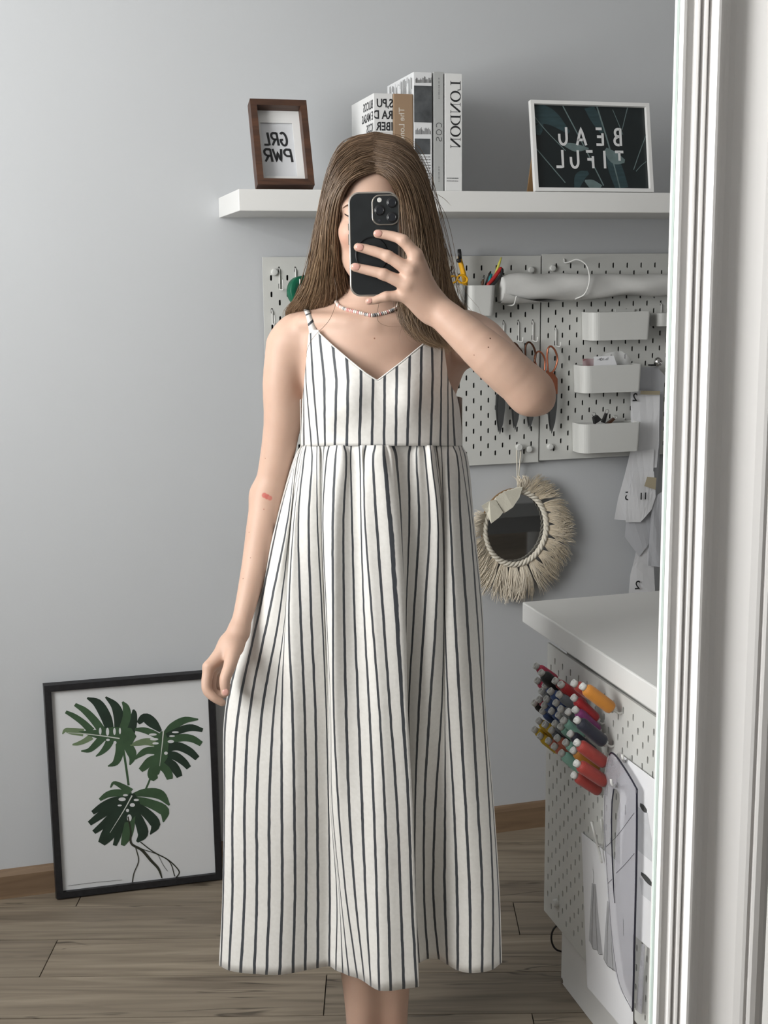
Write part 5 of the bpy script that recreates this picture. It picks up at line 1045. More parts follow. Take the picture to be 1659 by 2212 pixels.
chain([LV(505, 1400, 2.092), LV(497, 1436, 2.062), LV(486, 1468, 2.047), LV(487, 1496, 2.043)], [.0150, .0112, .0098, .0076], .008)
# legs and feet
for sx, px_, dd in ((-1, 782, 0.0), (1, 846, 0.02)):
    q = LV(px_, 2165, 2.20+dd); xk = q[0]; dk = q[1]
    hip = np.array([LV(805, 1200, 2.215)[0]+sx*.068, 2.215, .90]); kn = np.array([xk+sx*.012, dk-.01, .49])
    chain([hip, (hip+kn)/2+np.array([0, -.01, 0]), kn, np.array([xk+sx*.004, dk+.010, .34]), np.array([xk, dk+.004, .17]), np.array([xk, dk+.006, .085])], [.080, .068, .050, .050, .0355, .030], .03)
    chain([np.array([xk, dk+.022, .045]), np.array([xk+sx*.006, dk-.06, .034]), np.array([xk+sx*.014, dk-.125, .020])], [.033, .030, .019], .025)
def sdf(Pn, idx=None, cull=None):
    """signed distance of the blended body at points (N,3)"""
    d = np.full(len(Pn), 9.0, np.float32); Pn = Pn.astype(np.float32)
    for i in (range(len(PRIMS)) if idx is None else idx):
        kd, a, b, ra, rb, k, sq = PRIMS[i]
        if kd == 'h':
            di = None
            segs = range(len(a)-1)
            if cull is not None:
                sc_, sr_ = SEGB[i]; ok_ = np.where(((sc_-cull[0])**2).sum(1) < (sr_+cull[1])**2)[0]; segs = ok_ if len(ok_) else range(1)
            for j in segs:
                a32 = a[j].astype(np.float32); ba = (a[j+1]-a[j]).astype(np.float32); pa = Pn-a32; t_ = np.clip((pa @ ba)/(float(ba @ ba)+1e-12), 0, 1); q = pa-t_[:, None]*ba
                dj = np.sqrt((q*q).sum(1))-(np.float32(b[j])+t_*np.float32(b[j+1]-b[j])); di = dj if di is None else np.minimum(di, dj)
        elif kd == 'c':
            a32 = a.astype(np.float32); ba = (b-a).astype(np.float32); pa = Pn-a32; t_ = np.clip((pa @ ba)/(float(ba @ ba)+1e-12), 0, 1); q = pa-t_[:, None]*ba
            di = np.sqrt((q*q).sum(1))-(ra+t_*np.float32(rb-ra))
        else:
            q = (Pn-a.astype(np.float32))/b.astype(np.float32); k0 = np.sqrt((q*q).sum(1)); k1 = np.sqrt(((q/b.astype(np.float32))**2).sum(1)); di = k0*(k0-1)/(k1+1e-9)
        if kd == 'n': di = -di; h = np.clip(0.5-0.5*(d-di)/k, 0, 1); d = d*(1-h)+di*h+k*h*(1-h)
        else: h = np.clip(0.5+0.5*(di-d)/k, 0, 1); d = di*(1-h)+d*h-k*h*(1-h)
    return d
def prim_bound(i):
    kd, a, b, ra, rb, k, sq = PRIMS[i]
    if kd == 'h': c = (a.min(0)+a.max(0))/2; return c, np.max(np.linalg.norm(a-c, axis=1)+b)+k
    if kd == 'c': return (a+b)/2, np.linalg.norm(b-a)/2+max(ra, rb)+k
    return a, max(b)+k
PBND = [prim_bound(i) for i in range(len(PRIMS))]; PBC = np.array([q for q, _ in PBND]); PBR = np.array([r_ for _, r_ in PBND])
SEGB = {i: ((p_[1][:-1]+p_[1][1:])/2, np.linalg.norm(p_[1][1:]-p_[1][:-1], axis=1)/2+np.maximum(p_[2][:-1], p_[2][1:])+p_[5]) for i, p_ in enumerate(PRIMS) if p_[0] == 'h'}
def near(c, R): return np.where(((PBC-c)**2).sum(1) < (PBR+R)**2)[0].tolist()
def skinD(px, py, d0=1.90, d1=2.35, default=None):
    """depth at which the line of sight meets the skin"""
    r_ = ray(px, py); r_ = r_/np.dot(r_, AD); Ds = np.arange(d0, d1, 0.002); W3 = CAM+Ds[:, None]*r_; pts = np.c_[W3 @ AX, W3 @ AD, W3[:, 2]]
    c = (pts[0]+pts[-1])/2; d = sdf(pts, near(c, (d1-d0)/2+0.03)); s = np.where(d < 0)[0]
    if len(s) == 0: return default
    i = s[0]
    return float(Ds[i]-0.002*(d[i]/(d[i]-d[i-1]+1e-9))) if i > 0 else float(Ds[0])
def surface(vox=0.0027):
    lo = np.min([q-r_ for q, r_ in PBND], 0)-0.01; hi = np.max([q+r_ for q, r_ in PBND], 0)+0.01; B = 12; bs_ = B*vox
    nb = np.ceil((hi-lo)/bs_).astype(int); cx = [lo[a]+(np.arange(nb[a])+0.5)*bs_ for a in range(3)]
    G_ = np.stack(np.meshgrid(*cx, indexing='ij'), -1).reshape(-1, 3); dc_ = np.concatenate([sdf(G_[i:i+60000]) for i in range(0, len(G_), 60000)])
    act = np.abs(dc_) < bs_*0.90+0.006; ids = np.argwhere(act.reshape(nb))
    loc_ = np.stack(np.meshgrid(*[np.arange(B+1)]*3, indexing='ij'), -1).reshape(-1, 3); E12 = [(a, b) for a in range(8) for b in range(a+1, 8) if bin(a ^ b).count('1') == 1]
    N = nb*B+1; allk, allv, quads = [], [], []
    for ib in ids:
        base_ = ib*B; pts = lo+(base_+loc_)*vox; c = lo+(ib+0.5)*bs_; idx = near(c, bs_*0.9+0.004)
        if not idx: continue
        D = sdf(pts, idx, (c, bs_*0.9+0.004)).reshape(B+1, B+1, B+1)
        if D.min() > 0 or D.max() < 0: continue
        S = D < 0; cor = np.stack([D[(q & 1):B+(q & 1), ((q >> 1) & 1):B+((q >> 1) & 1), ((q >> 2) & 1):B+((q >> 2) & 1)] for q in range(8)], -1); sc2 = cor < 0
        mix = sc2.any(-1) & ~sc2.all(-1); cells = np.argwhere(mix)
        if not len(cells): continue
        cv = cor[mix]; acc = np.zeros((len(cells), 3)); cnt = np.zeros(len(cells))
        for a, b in E12:
            va, vb = cv[:, a], cv[:, b]; cross = (va < 0) != (vb < 0); tt = np.where(cross, va/(va-vb+1e-12), 0); pa_ = np.array([a & 1, (a >> 1) & 1, (a >> 2) & 1]); pb_ = np.array([b & 1, (b >> 1) & 1, (b >> 2) & 1])
            acc += cross[:, None]*(pa_+tt[:, None]*(pb_-pa_)); cnt += cross
        gk = base_+cells; allk.append((gk[:, 0]*N[1]+gk[:, 1])*N[2]+gk[:, 2]); allv.append(lo+(gk+acc/cnt[:, None])*vox)
        for ax_ in range(3):                          # one quad for every grid edge that crosses the surface
            o1, o2 = (ax_+1) % 3, (ax_+2) % 3; sl0 = [slice(0, B)]*3; sl1 = list(sl0); sl1[ax_] = slice(1, B+1)
            A = S[tuple(sl0)]; Bv = S[tuple(sl1)]; e = np.argwhere(A != Bv); fl_ = A[A != Bv]
            if not len(e): continue
            g0 = base_+e; offs = []
            for (s1_, s2_) in ((0, 0), (-1, 0), (-1, -1), (0, -1)):
                g = g0.copy(); g[:, o1] += s1_; g[:, o2] += s2_; offs.append((g[:, 0]*N[1]+g[:, 1])*N[2]+g[:, 2])
            q = np.stack(offs, 1); q[~fl_] = q[~fl_][:, ::-1]; quads.append(q)
    keys = np.concatenate(allk); V = np.concatenate(allv); keys, ui = np.unique(keys, return_index=True); V = V[ui]; Q = np.concatenate(quads)
    pos = np.searchsorted(keys, Q); pos = np.clip(pos, 0, len(keys)-1); ok = (keys[pos] == Q).all(1)
    return V, pos[ok]
VB, QB = surface()
def L2W(V): V = np.asarray(V, float); return V[:, :1]*AX+V[:, 1:2]*AD+V[:, 2:3]*AZV
# skin
M['skin'] = m = bpy.data.materials.new('skin'); m.use_nodes = True; nt = m.node_tree; b = nt.nodes['Principled BSDF']
b.inputs['Roughness'].default_value = 0.48; b.inputs['Subsurface Weight'].default_value = 0.10; b.inputs['Subsurface Radius'].default_value = (0.010, 0.004, 0.002); b.inputs['Subsurface Scale'].default_value = 0.5; b.inputs['Specular IOR Level'].default_value = 0.35
tc = nt.nodes.new('ShaderNodeTexCoord'); nz = nt.nodes.new('ShaderNodeTexNoise'); nz.inputs['Scale'].default_value = 14; nz.inputs['Detail'].default_value = 5; nt.links.new(tc.outputs['Object'], nz.inputs['Vector'])
mx = nt.nodes.new('ShaderNodeMix'); mx.data_type = 'RGBA'; nt.links.new(nz.outputs['Fac'], mx.inputs['Factor']); mx.inputs['A'].default_value = srgb(182, 149, 131)+(1,); mx.inputs['B'].default_value = srgb(204, 173, 154)+(1,)
PBASE = C2W(LV(810, 1000, 2.2)[0], 2.2, 0.0)
def spot(prev, pt, rad, colr, soft=0.35):
    """a mark of its own colour on the skin round a point"""
    vd = nt.nodes.new('ShaderNodeVectorMath'); vd.operation = 'DISTANCE'; nt.links.new(tc.outputs['Object'], vd.inputs[0]); vd.inputs[1].default_value = tuple(np.asarray(pt)-PBASE)
    mr = nt.nodes.new('ShaderNodeMapRange'); mr.inputs[1].default_value = rad*(1-soft); mr.inputs[2].default_value = rad; mr.inputs[3].default_value = 1; mr.inputs[4].default_value = 0; nt.links.new(vd.outputs['Value'], mr.inputs[0])
    m2 = nt.nodes.new('ShaderNodeMix'); m2.data_type = 'RGBA'; nt.links.new(mr.outputs[0], m2.inputs['Factor']); nt.links.new(prev, m2.inputs['A']); m2.inputs['B'].default_value = colr+(1,); return m2.outputs['Result']
cur = mx.outputs['Result']
for px_, py_, r_, c_ in ((571, 1070, .0055, (186, 104, 94)), (577, 1073, .0055, (182, 98, 90)), (583, 1076, .0050, (192, 116, 104)), (1059, 731, .0016, (96, 66, 50)), (1055, 750, .0014, (96, 66, 50)), (1024, 767, .0011, (130, 96, 78)), (809, 731, .0016, (140, 98, 80)), (570, 1100, .0012, (150, 90, 78)), (538, 1150, .001, (120, 84, 66)), (541, 1205, .001, (120, 84, 66)), (525, 1250, .0012, (110, 78, 60)), (573, 990, .001, (130, 90, 70))):
    D_ = skinD(px_, py_)
    if D_: cur = spot(cur, P(px_, py_, D_), r_, srgb(*c_))
for px_, py_, r_, c_ in ((742, 520, .030, (204, 160, 141)), (801, 556, .016, (196, 118, 108))):
    D_ = skinD(px_, py_)
    if D_: cur = spot(cur, P(px_, py_, D_), r_, srgb(*c_), 0.9)
nt.links.new(cur, b.inputs['Base Color'])
nb_ = nt.nodes.new('ShaderNodeTexNoise'); nb_.inputs['Scale'].default_value = 420; nt.links.new(tc.outputs['Object'], nb_.inputs['Vector']); bp = nt.nodes.new('ShaderNodeBump'); bp.inputs['Strength'].default_value = 0.10; bp.inputs['Distance'].default_value = 0.0008; nt.links.new(nb_.outputs['Fac'], bp.inputs['Height']); nt.links.new(bp.outputs[0], b.inputs['Normal'])
person = thing('person', 'woman in a long striped dress holding a black phone before her face', 'person', PBASE)
body = mk('body', L2W(VB), QB.tolist(), M['skin'], person, True)
# nails
M['nail'] = mat('finger_nail', srgb(196, 150, 138), 0.28, var=0.03, coat=0.3)
def nail(tip, prev, px_, py_, ln, wd):
    D_ = skinD(px_, py_)
    if D_ is None: return
    c = LV(px_, py_, D_+0.0004); d_ = nrm(LV(*tip)-LV(*prev)); n_ = np.array([0, -1., 0]); n_ = nrm(n_-d_*np.dot(n_, d_)); s_ = np.cross(d_, n_)
    V, Fs = ellipsoid((0, 0, 0), (ln, wd, .0016), 16, 8); V = c+V[:, :1]*d_+V[:, 1:2]*s_+V[:, 2:]*n_
    mk('fingernail', L2W(V), Fs, M['nail'], body, True)
nail(FING['index'][3], FING['index'][2], 817, 504, .0068, .0052); nail(FING['middle'][3], FING['middle'][2], 777, 534, .0070, .0054); nail(FING['ring'][3], FING['ring'][2], 769, 576, .0070, .0055); nail(FING['pinky'][3], FING['pinky'][2], 798, 650, .0052, .0042)
nail((487, 1496, 2.043), (486, 1468, 2.047), 487, 1495, .0064, .0056)
# brows and lashes
M['brow'] = mat('brow_hair', srgb(104, 76, 58), 0.7, var=0.2, vscale=200); M['lash'] = mat('lashes', srgb(48, 36, 32), 0.6, var=0.2)
def onskin(pts, lift=0.0006): return [P(a, b_, (skinD(a, b_) or 2.09)-lift) for a, b_ in pts]
for s_ in (-1, 1):
    X_ = lambda q: 801+s_*q
    mk('eyebrow', *tube(cr(onskin([(X_(19), 446), (X_(34), 441), (X_(50), 443), (X_(61), 450)]), 14), [.0016, .0022, .0026, .0027, .0027, .0027, .0026, .0025, .0023, .0021, .0018, .0015, .0011, .0006], 6, True, 0.5), M['brow'], body, True)
    mk('eyelashes', *tube(cr(onskin([(X_(24), 464), (X_(36), 468), (X_(48), 467), (X_(57), 462)]), 14), [.0006]+[.0012]*11+[.001, .0005], 6), M['lash'], body, True)
M['pearl'] = mat('pearl_earring', (0.55, 0.53, 0.50), 0.2, metal=0.6, var=0.05)
mk('earring', *ellipsoid(P(719, 521, 2.150), (.0042, .0042, .0042), 12, 8), M['pearl'], person, True)

# ------------------------------------------------------------------ striped dress
M['dress'] = m = bpy.data.materials.new('striped_linen'); m.use_nodes = True; nt = m.node_tree; b = nt.nodes['Principled BSDF']; b.inputs['Roughness'].default_value = 0.62; b.inputs['Sheen Weight'].default_value = 0.25; b.inputs['Subsurface Weight'].default_value = 0.0
uvn = nt.nodes.new('ShaderNodeUVMap'); sx = nt.nodes.new('ShaderNodeSeparateXYZ'); nt.links.new(uvn.outputs[0], sx.inputs[0])
tc = nt.nodes.new('ShaderNodeTexCoord'); wn_ = nt.nodes.new('ShaderNodeTexNoise'); wn_.inputs['Scale'].default_value = 38; wn_.inputs['Detail'].default_value = 2; nt.links.new(tc.outputs['Object'], wn_.inputs['Vector'])
def math_(op, a=None, bb=None, va=None, vb=None):
    n = nt.nodes.new('ShaderNodeMath'); n.operation = op
    if a is not None: nt.links.new(a, n.inputs[0])
    elif va is not None: n.inputs[0].default_value = va
    if bb is not None: nt.links.new(bb, n.inputs[1])
    elif vb is not None: n.inputs[1].default_value = vb
    return n.outputs[0]
wob = math_('MULTIPLY', math_('SUBTRACT', wn_.outputs['Fac'], vb=0.5), vb=0.10)
uu = math_('ADD', math_('ADD', sx.outputs[0], wob), vb=0.5); dist = math_('ABSOLUTE', math_('SUBTRACT', math_('FRACT', uu), vb=0.5))
lw_ = nt.nodes.new('ShaderNodeMapRange'); lw_.inputs[1].default_value = 0.100; lw_.inputs[2].default_value = 0.122; lw_.inputs[3].default_value = 1; lw_.inputs[4].default_value = 0; nt.links.new(dist, lw_.inputs[0])
wv = nt.nodes.new('ShaderNodeTexNoise'); wv.inputs['Scale'].default_value = 160; wv.inputs['Detail'].default_value = 3; nt.links.new(tc.outputs['Object'], wv.inputs['Vector'])
cl = nt.nodes.new('ShaderNodeMix'); cl.data_type = 'RGBA'; nt.links.new(wv.outputs['Fac'], cl.inputs['Factor']); cl.inputs['A'].default_value = (0.64, 0.625, 0.59, 1); cl.inputs['B'].default_value = (0.76, 0.75, 0.72, 1)
st_ = nt.nodes.new('ShaderNodeMix'); st_.data_type = 'RGBA'; nt.links.new(lw_.outputs[0], st_.inputs['Factor']); nt.links.new(cl.outputs['Result'], st_.inputs['A']); st_.inputs['B'].default_value = srgb(52, 56, 62)+(1,)
nt.links.new(st_.outputs['Result'], b.inputs['Base Color'])
bp = nt.nodes.new('ShaderNodeBump'); bp.inputs['Strength'].default_value = 0.22; bp.inputs['Distance'].default_value = 0.0012; nt.links.new(wv.outputs['Fac'], bp.inputs['Height'])
wr = nt.nodes.new('ShaderNodeTexNoise'); wr.inputs['Scale'].default_value = 22; wr.inputs['Detail'].default_value = 3; nt.links.new(tc.outputs['Object'], wr.inputs['Vector'])
bp2 = nt.nodes.new('ShaderNodeBump'); bp2.inputs['Strength'].default_value = 0.30; bp2.inputs['Distance'].default_value = 0.006; nt.links.new(wr.outputs['Fac'], bp2.inputs['Height']); nt.links.new(bp.outputs[0], bp2.inputs['Normal']); nt.links.new(bp2.outputs[0], b.inputs['Normal'])
M['facing'] = mat('white_facing', (0.72, 0.72, 0.70), 0.6, var=0.03)
dress = thing('dress', None, None, PBASE); dress.parent = person; dress.location = (0, 0, 0)
LVL = [962, 1000, 1130, 1330, 1530, 1730, 1930]
ROWS = [  # stripe number, picture x at the levels, hem (x, y), fold depth cm (upper), fold pattern of the levels
 (-.5, 651,632,595,538,487,484,481, 473.5,2085, 0,0), (0, 652,634,597,541,491,486,483, 478,2088, 0,0), (1, 652,636,600,559,516.7,503,502.4, 494.7,2096, -.6,0), (2, 653,637,621,580.3,541,529,528.7, 519.8,2101, -.2,0),
 (3, 653.5,640,626,603.4,567.4,555,555, 549.5,2103.6, 1.4,1), (4, 654,643,627,616,592.4,582,582, 575.7,2105.5, 2.2,1), (5, 655,646,629,617.5,609,609,609.7, 604,2105.5, 1.8,1), (6, 657,651,635,624,631.8,635.5,637, 632.5,2101.7, -1.1,0),
 (7, 663,656,644.4,649.6,658,661,661, 658.7,2096, -.2,0), (8, 671.6,674,667,672,680.7,684.5,686.5, 685.7,2091, .5,0), (9, 684,684,685.8,695.9,704.6,710,712.7, 711.5,2087.4, 1.5,0), (10, 692,693,694,700,709,714,728, 726,2096, 2.4,0),
 (11, 700,698,696,703,712,716,733, 741,2101.7, 2.4,0), (12, 710,704,697.7,706,715,717.8,736, 754,2107.5, 1.3,0), (13, 729,724.7,719.3,719.6,720.7,730.5,747.4, 773,2113, -1.2,0), (14, 743,748,741.6,743,747.6,754,767, 788,2121, .1,0),
 (15, 757,756.5,760.4,766,774,782,790, 801.4,2130.6, .9,0), (16, 775.6,778.5,780.8,787,798,807,814, 819.6,2139.5, .5,0), (17, 791,786.5,788.6,803.6,819.3,830.6,838, 844,2140, -.7,0), (18, 808.8,805.6,813.4,828,842,856.8,865, 871.7,2136, -.9,0),
 (19, 826,829,841,855,867.8,881,888, 899,2132.5, -1.3,0), (19.4, 836,845,862,874,880,890,897, 904.5,2128, -.9,0), (20, 847,856,866,873,876,884,890, 898,2105, 2.0,2), (21, 885,882,884,877,877,885,891, 897,2092, 3.0,2),
 (22, 902,900.5,905,894,883,887,892, 898,2085, 2.4,2), (23, 915,920,928,917,905,897,896, 905,2080, 1.2,0), (24, 927.6,932,946,941.5,928,916.7,916, 923.7,2071, -.4,0), (25, 936,942,955,958.5,954,941,936, 948,2072, 1.4,0),
 (26, 943,948,957.5,959.5,961.5,962,961, 966.6,2083.5, 2.8,0), (27, 950,954,959,961,968.5,980,988, 989,2096, 1.8,0), (28, 967,967,973,982.5,993.5,1005,1014.5, 1015.6,2101.7, -.2,0), (29, 979,990,994.5,1008,1020,1031.5,1041.5, 1041.4,2100, -.4,0),
 (30, 988.6,997,1015,1030.5,1043.5,1056,1064.5, 1063.8,2094, .2,0), (31, 995,1006,1020,1040,1047,1063,1076, 1080,2082, .3,0), (31.4, 998,1012,1024,1043,1049,1066,1079, 1083.8,2080, 0,0)]
HEMZ = 0.266
def hemD(px, py): return lev(onZ(px, py, HEMZ))[1]
ELL = {0: (2.190, .112), 1: (2.190, .118), 2: (2.195, .125), 3: (2.200, .130), 4: (2.200, .128), 5: (2.200, .118), 6: (2.195, .100)}
AMP = {0: [.30, .60, 1, 1, .9, .8, .6], 1: [.35, .6, 1.0, 1.0, .55, .15, .05], 2: [.3, .5, .5, .9, 1.3, 1.6, 1.6]}
BL = [0, 0, .04, .12, .30, .60, .88]
cols_u = np.array([r_[0] for r_ in ROWS]); NC = len(ROWS); GX = np.zeros((NC, 8)); GY = np.zeros((NC, 8)); GD = np.zeros((NC, 8))
for i, r_ in enumerate(ROWS):
    xs = r_[1:8]; hx, hy, of, pat = r_[8:12]; dh = hemD(hx, hy)
    for L_ in range(7):
        xl, xr = ROWS[0][1+L_], ROWS[-1][1+L_]; xc_, a_ = (xl+xr)/2, (xr-xl)/2; Dc_, b_ = ELL[L_]
        e_ = Dc_-b_*math.sqrt(max(0.0, 1-min(1, abs((xs[L_]-xc_)/a_))**2.4)); d_ = e_+of*0.01*AMP[pat][L_]*(0.35+0.65*math.sqrt(max(0, 1-((xs[L_]-xc_)/a_)**2)))
        GX[i, L_], GY[i, L_], GD[i, L_] = xs[L_], LVL[L_], d_*(1-BL[L_])+(dh+0.012)*BL[L_]
    GX[i, 7], GY[i, 7], GD[i, 7] = hx, hy, dh
# extra gathers just under the waist seam
NS, NT = 5, 9
def dense(A):                                           # columns then rows, smooth
    uf = np.concatenate([np.linspace(k, k+1, NS, endpoint=False) for k in range(NC-1)]+[[NC-1]]); q = cr(A, len(uf)) if False else None
    out = np.zeros((len(uf), A.shape[1])); 
    for j in range(A.shape[1]): out[:, j] = cr(A[:, j:j+1], (NC-1)*NS+1)[:, 0]
    rows = np.zeros((out.shape[0], (A.shape[1]-1)*NT+1))
    for i in range(out.shape[0]): rows[i] = cr(out[i][:, None], (A.shape[1]-1)*NT+1)[:, 0]
    return rows
SX, SY, SDp = dense(GX), dense(GY), dense(GD)
SUu = np.interp(np.linspace(0, NC-1, (NC-1)*NS+1), np.arange(NC), cols_u); nr = SX.shape[1]
g_ = np.exp(-np.linspace(0, 7, nr)**2/1.4); ph = np.cumsum(0.55+0.35*np.sin(np.arange(len(SUu))*0.37))
edgefade = np.clip(np.minimum(np.arange(len(SUu)), len(SUu)-1-np.arange(len(SUu)))/12.0, 0, 1)
SDp += (np.sin(ph)*edgefade)[:, None]*0.0045*(g_*(0.35+np.clip(np.linspace(0, 7, nr)*1.6, 0, 1)))[None, :]
SX += (np.sin(ph*0.7+1)*edgefade)[:, None]*1.6*g_[None, :]
FRONT = PV(SX, SY, SDp)                                  # (columns, rows, 3)
# back half of the skirt: from the right edge round to the left edge
NBK = 60; levs = np.linspace(0, 1, NBK+2)[1:-1]; BKP = np.zeros((NBK, nr, 3))
for j in range(nr):
    a_, c_ = FRONT[-1, j], FRONT[0, j]; la, lc = lev(a_), lev(c_); f = j/(nr-1); dep_ = 0.105+0.11*f
    for i, t_ in enumerate(levs):
        an = math.pi*t_; x_ = la[0]*(0.5+0.5*math.cos(an))+lc[0]*(0.5-0.5*math.cos(an)); d_ = la[1]*(1-t_)+lc[1]*t_+dep_*math.sin(an)+0.014*f*math.sin(an)*math.sin(t_*34); z_ = la[2]*(1-t_)+lc[2]*t_; BKP[i, j] = C2W(x_, d_, z_)
ALLS = np.concatenate([FRONT, BKP]); ncol = len(ALLS); ub = np.linspace(cols_u[-1], cols_u[-1]+28, NBK+2)[1:-1]; U_ = np.concatenate([SUu, ub])
V = ALLS.reshape(-1, 3); Fs = [[i*nr+j, i*nr+j+1, ((i+1) % ncol)*nr+j+1, ((i+1) % ncol)*nr+j] for i in range(ncol) for j in range(nr-1)]
uvv = np.stack([np.repeat(U_, nr), np.tile(np.linspace(0, 1, nr), ncol)], 1)
sk = mk('skirt', V, Fs, M['dress'], dress, True, uv=uvv)
mdf = sk.modifiers.new('thickness', 'SOLIDIFY'); mdf.thickness = 0.0012; mdf.offset = 0
# bodice
BY = [962, 820, 715]
BC = [(-.4, 651, 655, 655), (0, 658, 657, 657), (1, 673.5, 661.5, 660), (2, 688.7, 677, 671), (3, 702.6, 701, 690), (4, 723.4, 727.5, 716), (5, 749.7, 752, 745), (6, 776.6, 780, 778), (7, 803.2, 806, 806), (8, 829.6, 831, 831), (9, 855, 857, 858), (10, 879.5, 884, 886), (11, 905, 909, 911), (12, 930, 934, 932), (13, 950.7, 952.6, 955), (14, 967, 967, 962), (15, 981, 974, 968), (15.7, 998, 990, 975)]
TOPX = [640, 650, 654, 658, 661, 664, 666, 668, 686, 690, 720, 760, 790, 808, 815, 822, 840, 870, 900, 925, 934, 955, 957, 963, 967, 976, 985, 991, 997, 1001]
TOPY = [962, 915, 866, 822, 790, 758, 735, 714, 712, 720, 748, 782, 806, 818, 822, 817, 803, 780, 755, 735, 726, 728, 738, 784, 817, 838, 853, 876, 925, 962]
def bodD(x, y):
    xc_, a_ = 824.5, 176.0; q = min(1, abs(x-xc_)/a_); e_ = 2.190-0.112*(max(0.0, 1-q**2.3))**0.5
    e_ -= 0.016*math.exp(-((x-752)/42)**2-((y-860)/46)**2)+0.016*math.exp(-((x-888)/42)**2-((y-860)/46)**2); e_ += max(0, (800-y)/100)*0.030*(1-0.35*q); return e_
NBc, NBr = 6, 26; ufn = (len(BC)-1)*NBc+1; bu = np.interp(np.linspace(0, len(BC)-1, ufn), np.arange(len(BC)), [c[0] for c in BC]); bx = [cr(np.array([c[1+k] for c in BC], float)[:, None], ufn)[:, 0] for k in range(3)]
BP = np.zeros((ufn, NBr, 3)); BV = np.zeros((ufn, NBr)); PXY = np.zeros((ufn, NBr, 2)); BD = np.zeros((ufn, NBr))
for i in range(ufn):
    fx = lambda y: float(np.interp(y, [715, 820, 962], [bx[2][i], bx[1][i], bx[0][i]]))
    yt = 800.0
    for _ in range(12): yt = 0.5*yt+0.5*float(np.interp(fx(yt), TOPX, TOPY))
    yt = min(yt, 950)
    for j in range(NBr): y = 963+(yt-963)*j/(NBr-1); PXY[i, j] = (fx(y), y); BD[i, j] = bodD(fx(y), y)
for i in range(0, ufn, 3):                               # keep clear of the skin
    for j in range(0, NBr, 3):
        sd = skinD(PXY[i, j, 0], PXY[i, j, 1], 2.03, 2.24)
        if sd: BD[max(0, i-2):i+3, max(0, j-2):j+3] = np.minimum(BD[max(0, i-2):i+3, max(0, j-2):j+3], sd-0.0045)
for _ in range(4): BD[1:-1] = (BD[:-2]+2*BD[1:-1]+BD[2:])/4; BD[:, 1:-1] = (BD[:, :-2]+2*BD[:, 1:-1]+BD[:, 2:])/4
BP = PV(PXY[..., 0], PXY[..., 1], BD)
V = BP.reshape(-1, 3); Fs = [[i*NBr+j, (i+1)*NBr+j, (i+1)*NBr+j+1, i*NBr+j+1] for i in range(ufn-1) for j in range(NBr-1)]
bo = mk('bodice', V, Fs, M['dress'], dress, True, uv=np.stack([np.repeat(bu, NBr), np.tile(np.linspace(0, 1, NBr), ufn)], 1)); mdf = bo.modifiers.new('thickness', 'SOLIDIFY'); mdf.thickness = 0.0016; mdf.offset = 0
# narrow facing along the neckline
nl = [BP[i, -1] for i in range(ufn) if 684 < PXY[i, -1, 0] < 940]
mk('neckline_facing', *tube(np.array(nl)-AD*0.0005, 0.0013, 6), M['facing'], dress, True)
# back panel of the bodice
a0, a1 = lev(BP[0, 0]), lev(BP[-1, 0]); V = []; uvv = []; NQ = 40; topz = lev(P(660, 860, 2.2))[2]
for i in range(NQ):
    t_ = i/(NQ-1); an = math.pi*t_; x_ = a1[0]*(0.5+0.5*math.cos(an))+a0[0]*(0.5-0.5*math.cos(an)); d_ = a1[1]*(1-t_)+a0[1]*t_+0.098*math.sin(an)
    for j in range(6): V.append(C2W(x_, d_, a0[2]+(topz-a0[2])*j/5)); uvv.append((15.7+t_*18, j/5))
bk = mk('back_panel', V, [[i*6+j, (i+1)*6+j, (i+1)*6+j+1, i*6+j+1] for i in range(NQ-1) for j in range(5)], M['dress'], dress, True, uv=uvv); mdf = bk.modifiers.new('thickness', 'SOLIDIFY'); mdf.thickness = 0.0014; mdf.offset = 0
# straps
for pts, x_end in (([(677, 718), (673, 704), (669, 690), (665, 677), (662, 668)], 662), ([(944, 732), (948, 715), (952, 700), (956, 688), (958, 678)], 958)):
    pp = []
    for k, (a_, b_) in enumerate(pts): D_ = skinD(a_, b_, 2.05, 2.30) or 2.18; pp.append(lev(P(a_, b_, D_-0.003)))
    pp = np.array(pp); pp[0, 1] = min(pp[0, 1], lev(P(*pts[0], bodD(*pts[0])))[1])
    top = pp[-1]; pp = np.vstack([pp, [top[0]+0.002, 2.215, top[2]+0.006], [top[0]+0.006, 2.250, top[2]-0.004], [top[0]+(0.03 if x_end < 800 else -0.03), 2.282, topz+0.02], [top[0]+(0.035 if x_end < 800 else -0.035), 2.287, topz-0.01]])
    q = cr(pp, 60); T_ = np.gradient(q, axis=0); T_ /= np.linalg.norm(T_, axis=1)[:, None]; side_ = np.array([1., 0, 0])-T_*(T_ @ np.array([1., 0, 0]))[:, None]; side_ /= np.linalg.norm(side_, axis=1)[:, None]
    wd = np.interp(np.arange(60), [0, 6, 16, 59], [.0075, .0058, .0046, .0046])[:, None]; V = np.empty((120, 3)); V[0::2] = q-side_*wd; V[1::2] = q+side_*wd
    ln = np.cumsum(np.r_[0, np.linalg.norm(np.diff(q, axis=0), axis=1)])/0.020; uvv = np.empty((120, 2)); uvv[0::2, 0] = ln+0.25; uvv[1::2, 0] = ln; uvv[:, 1] = 0
    so = mk('strap', L2W(V), [[2*i, 2*i+1, 2*i+3, 2*i+2] for i in range(59)], M['dress'], dress, True, uv=uvv); mdf = so.modifiers.new('thickness', 'SOLIDIFY'); mdf.thickness = 0.0018; mdf.offset = 0

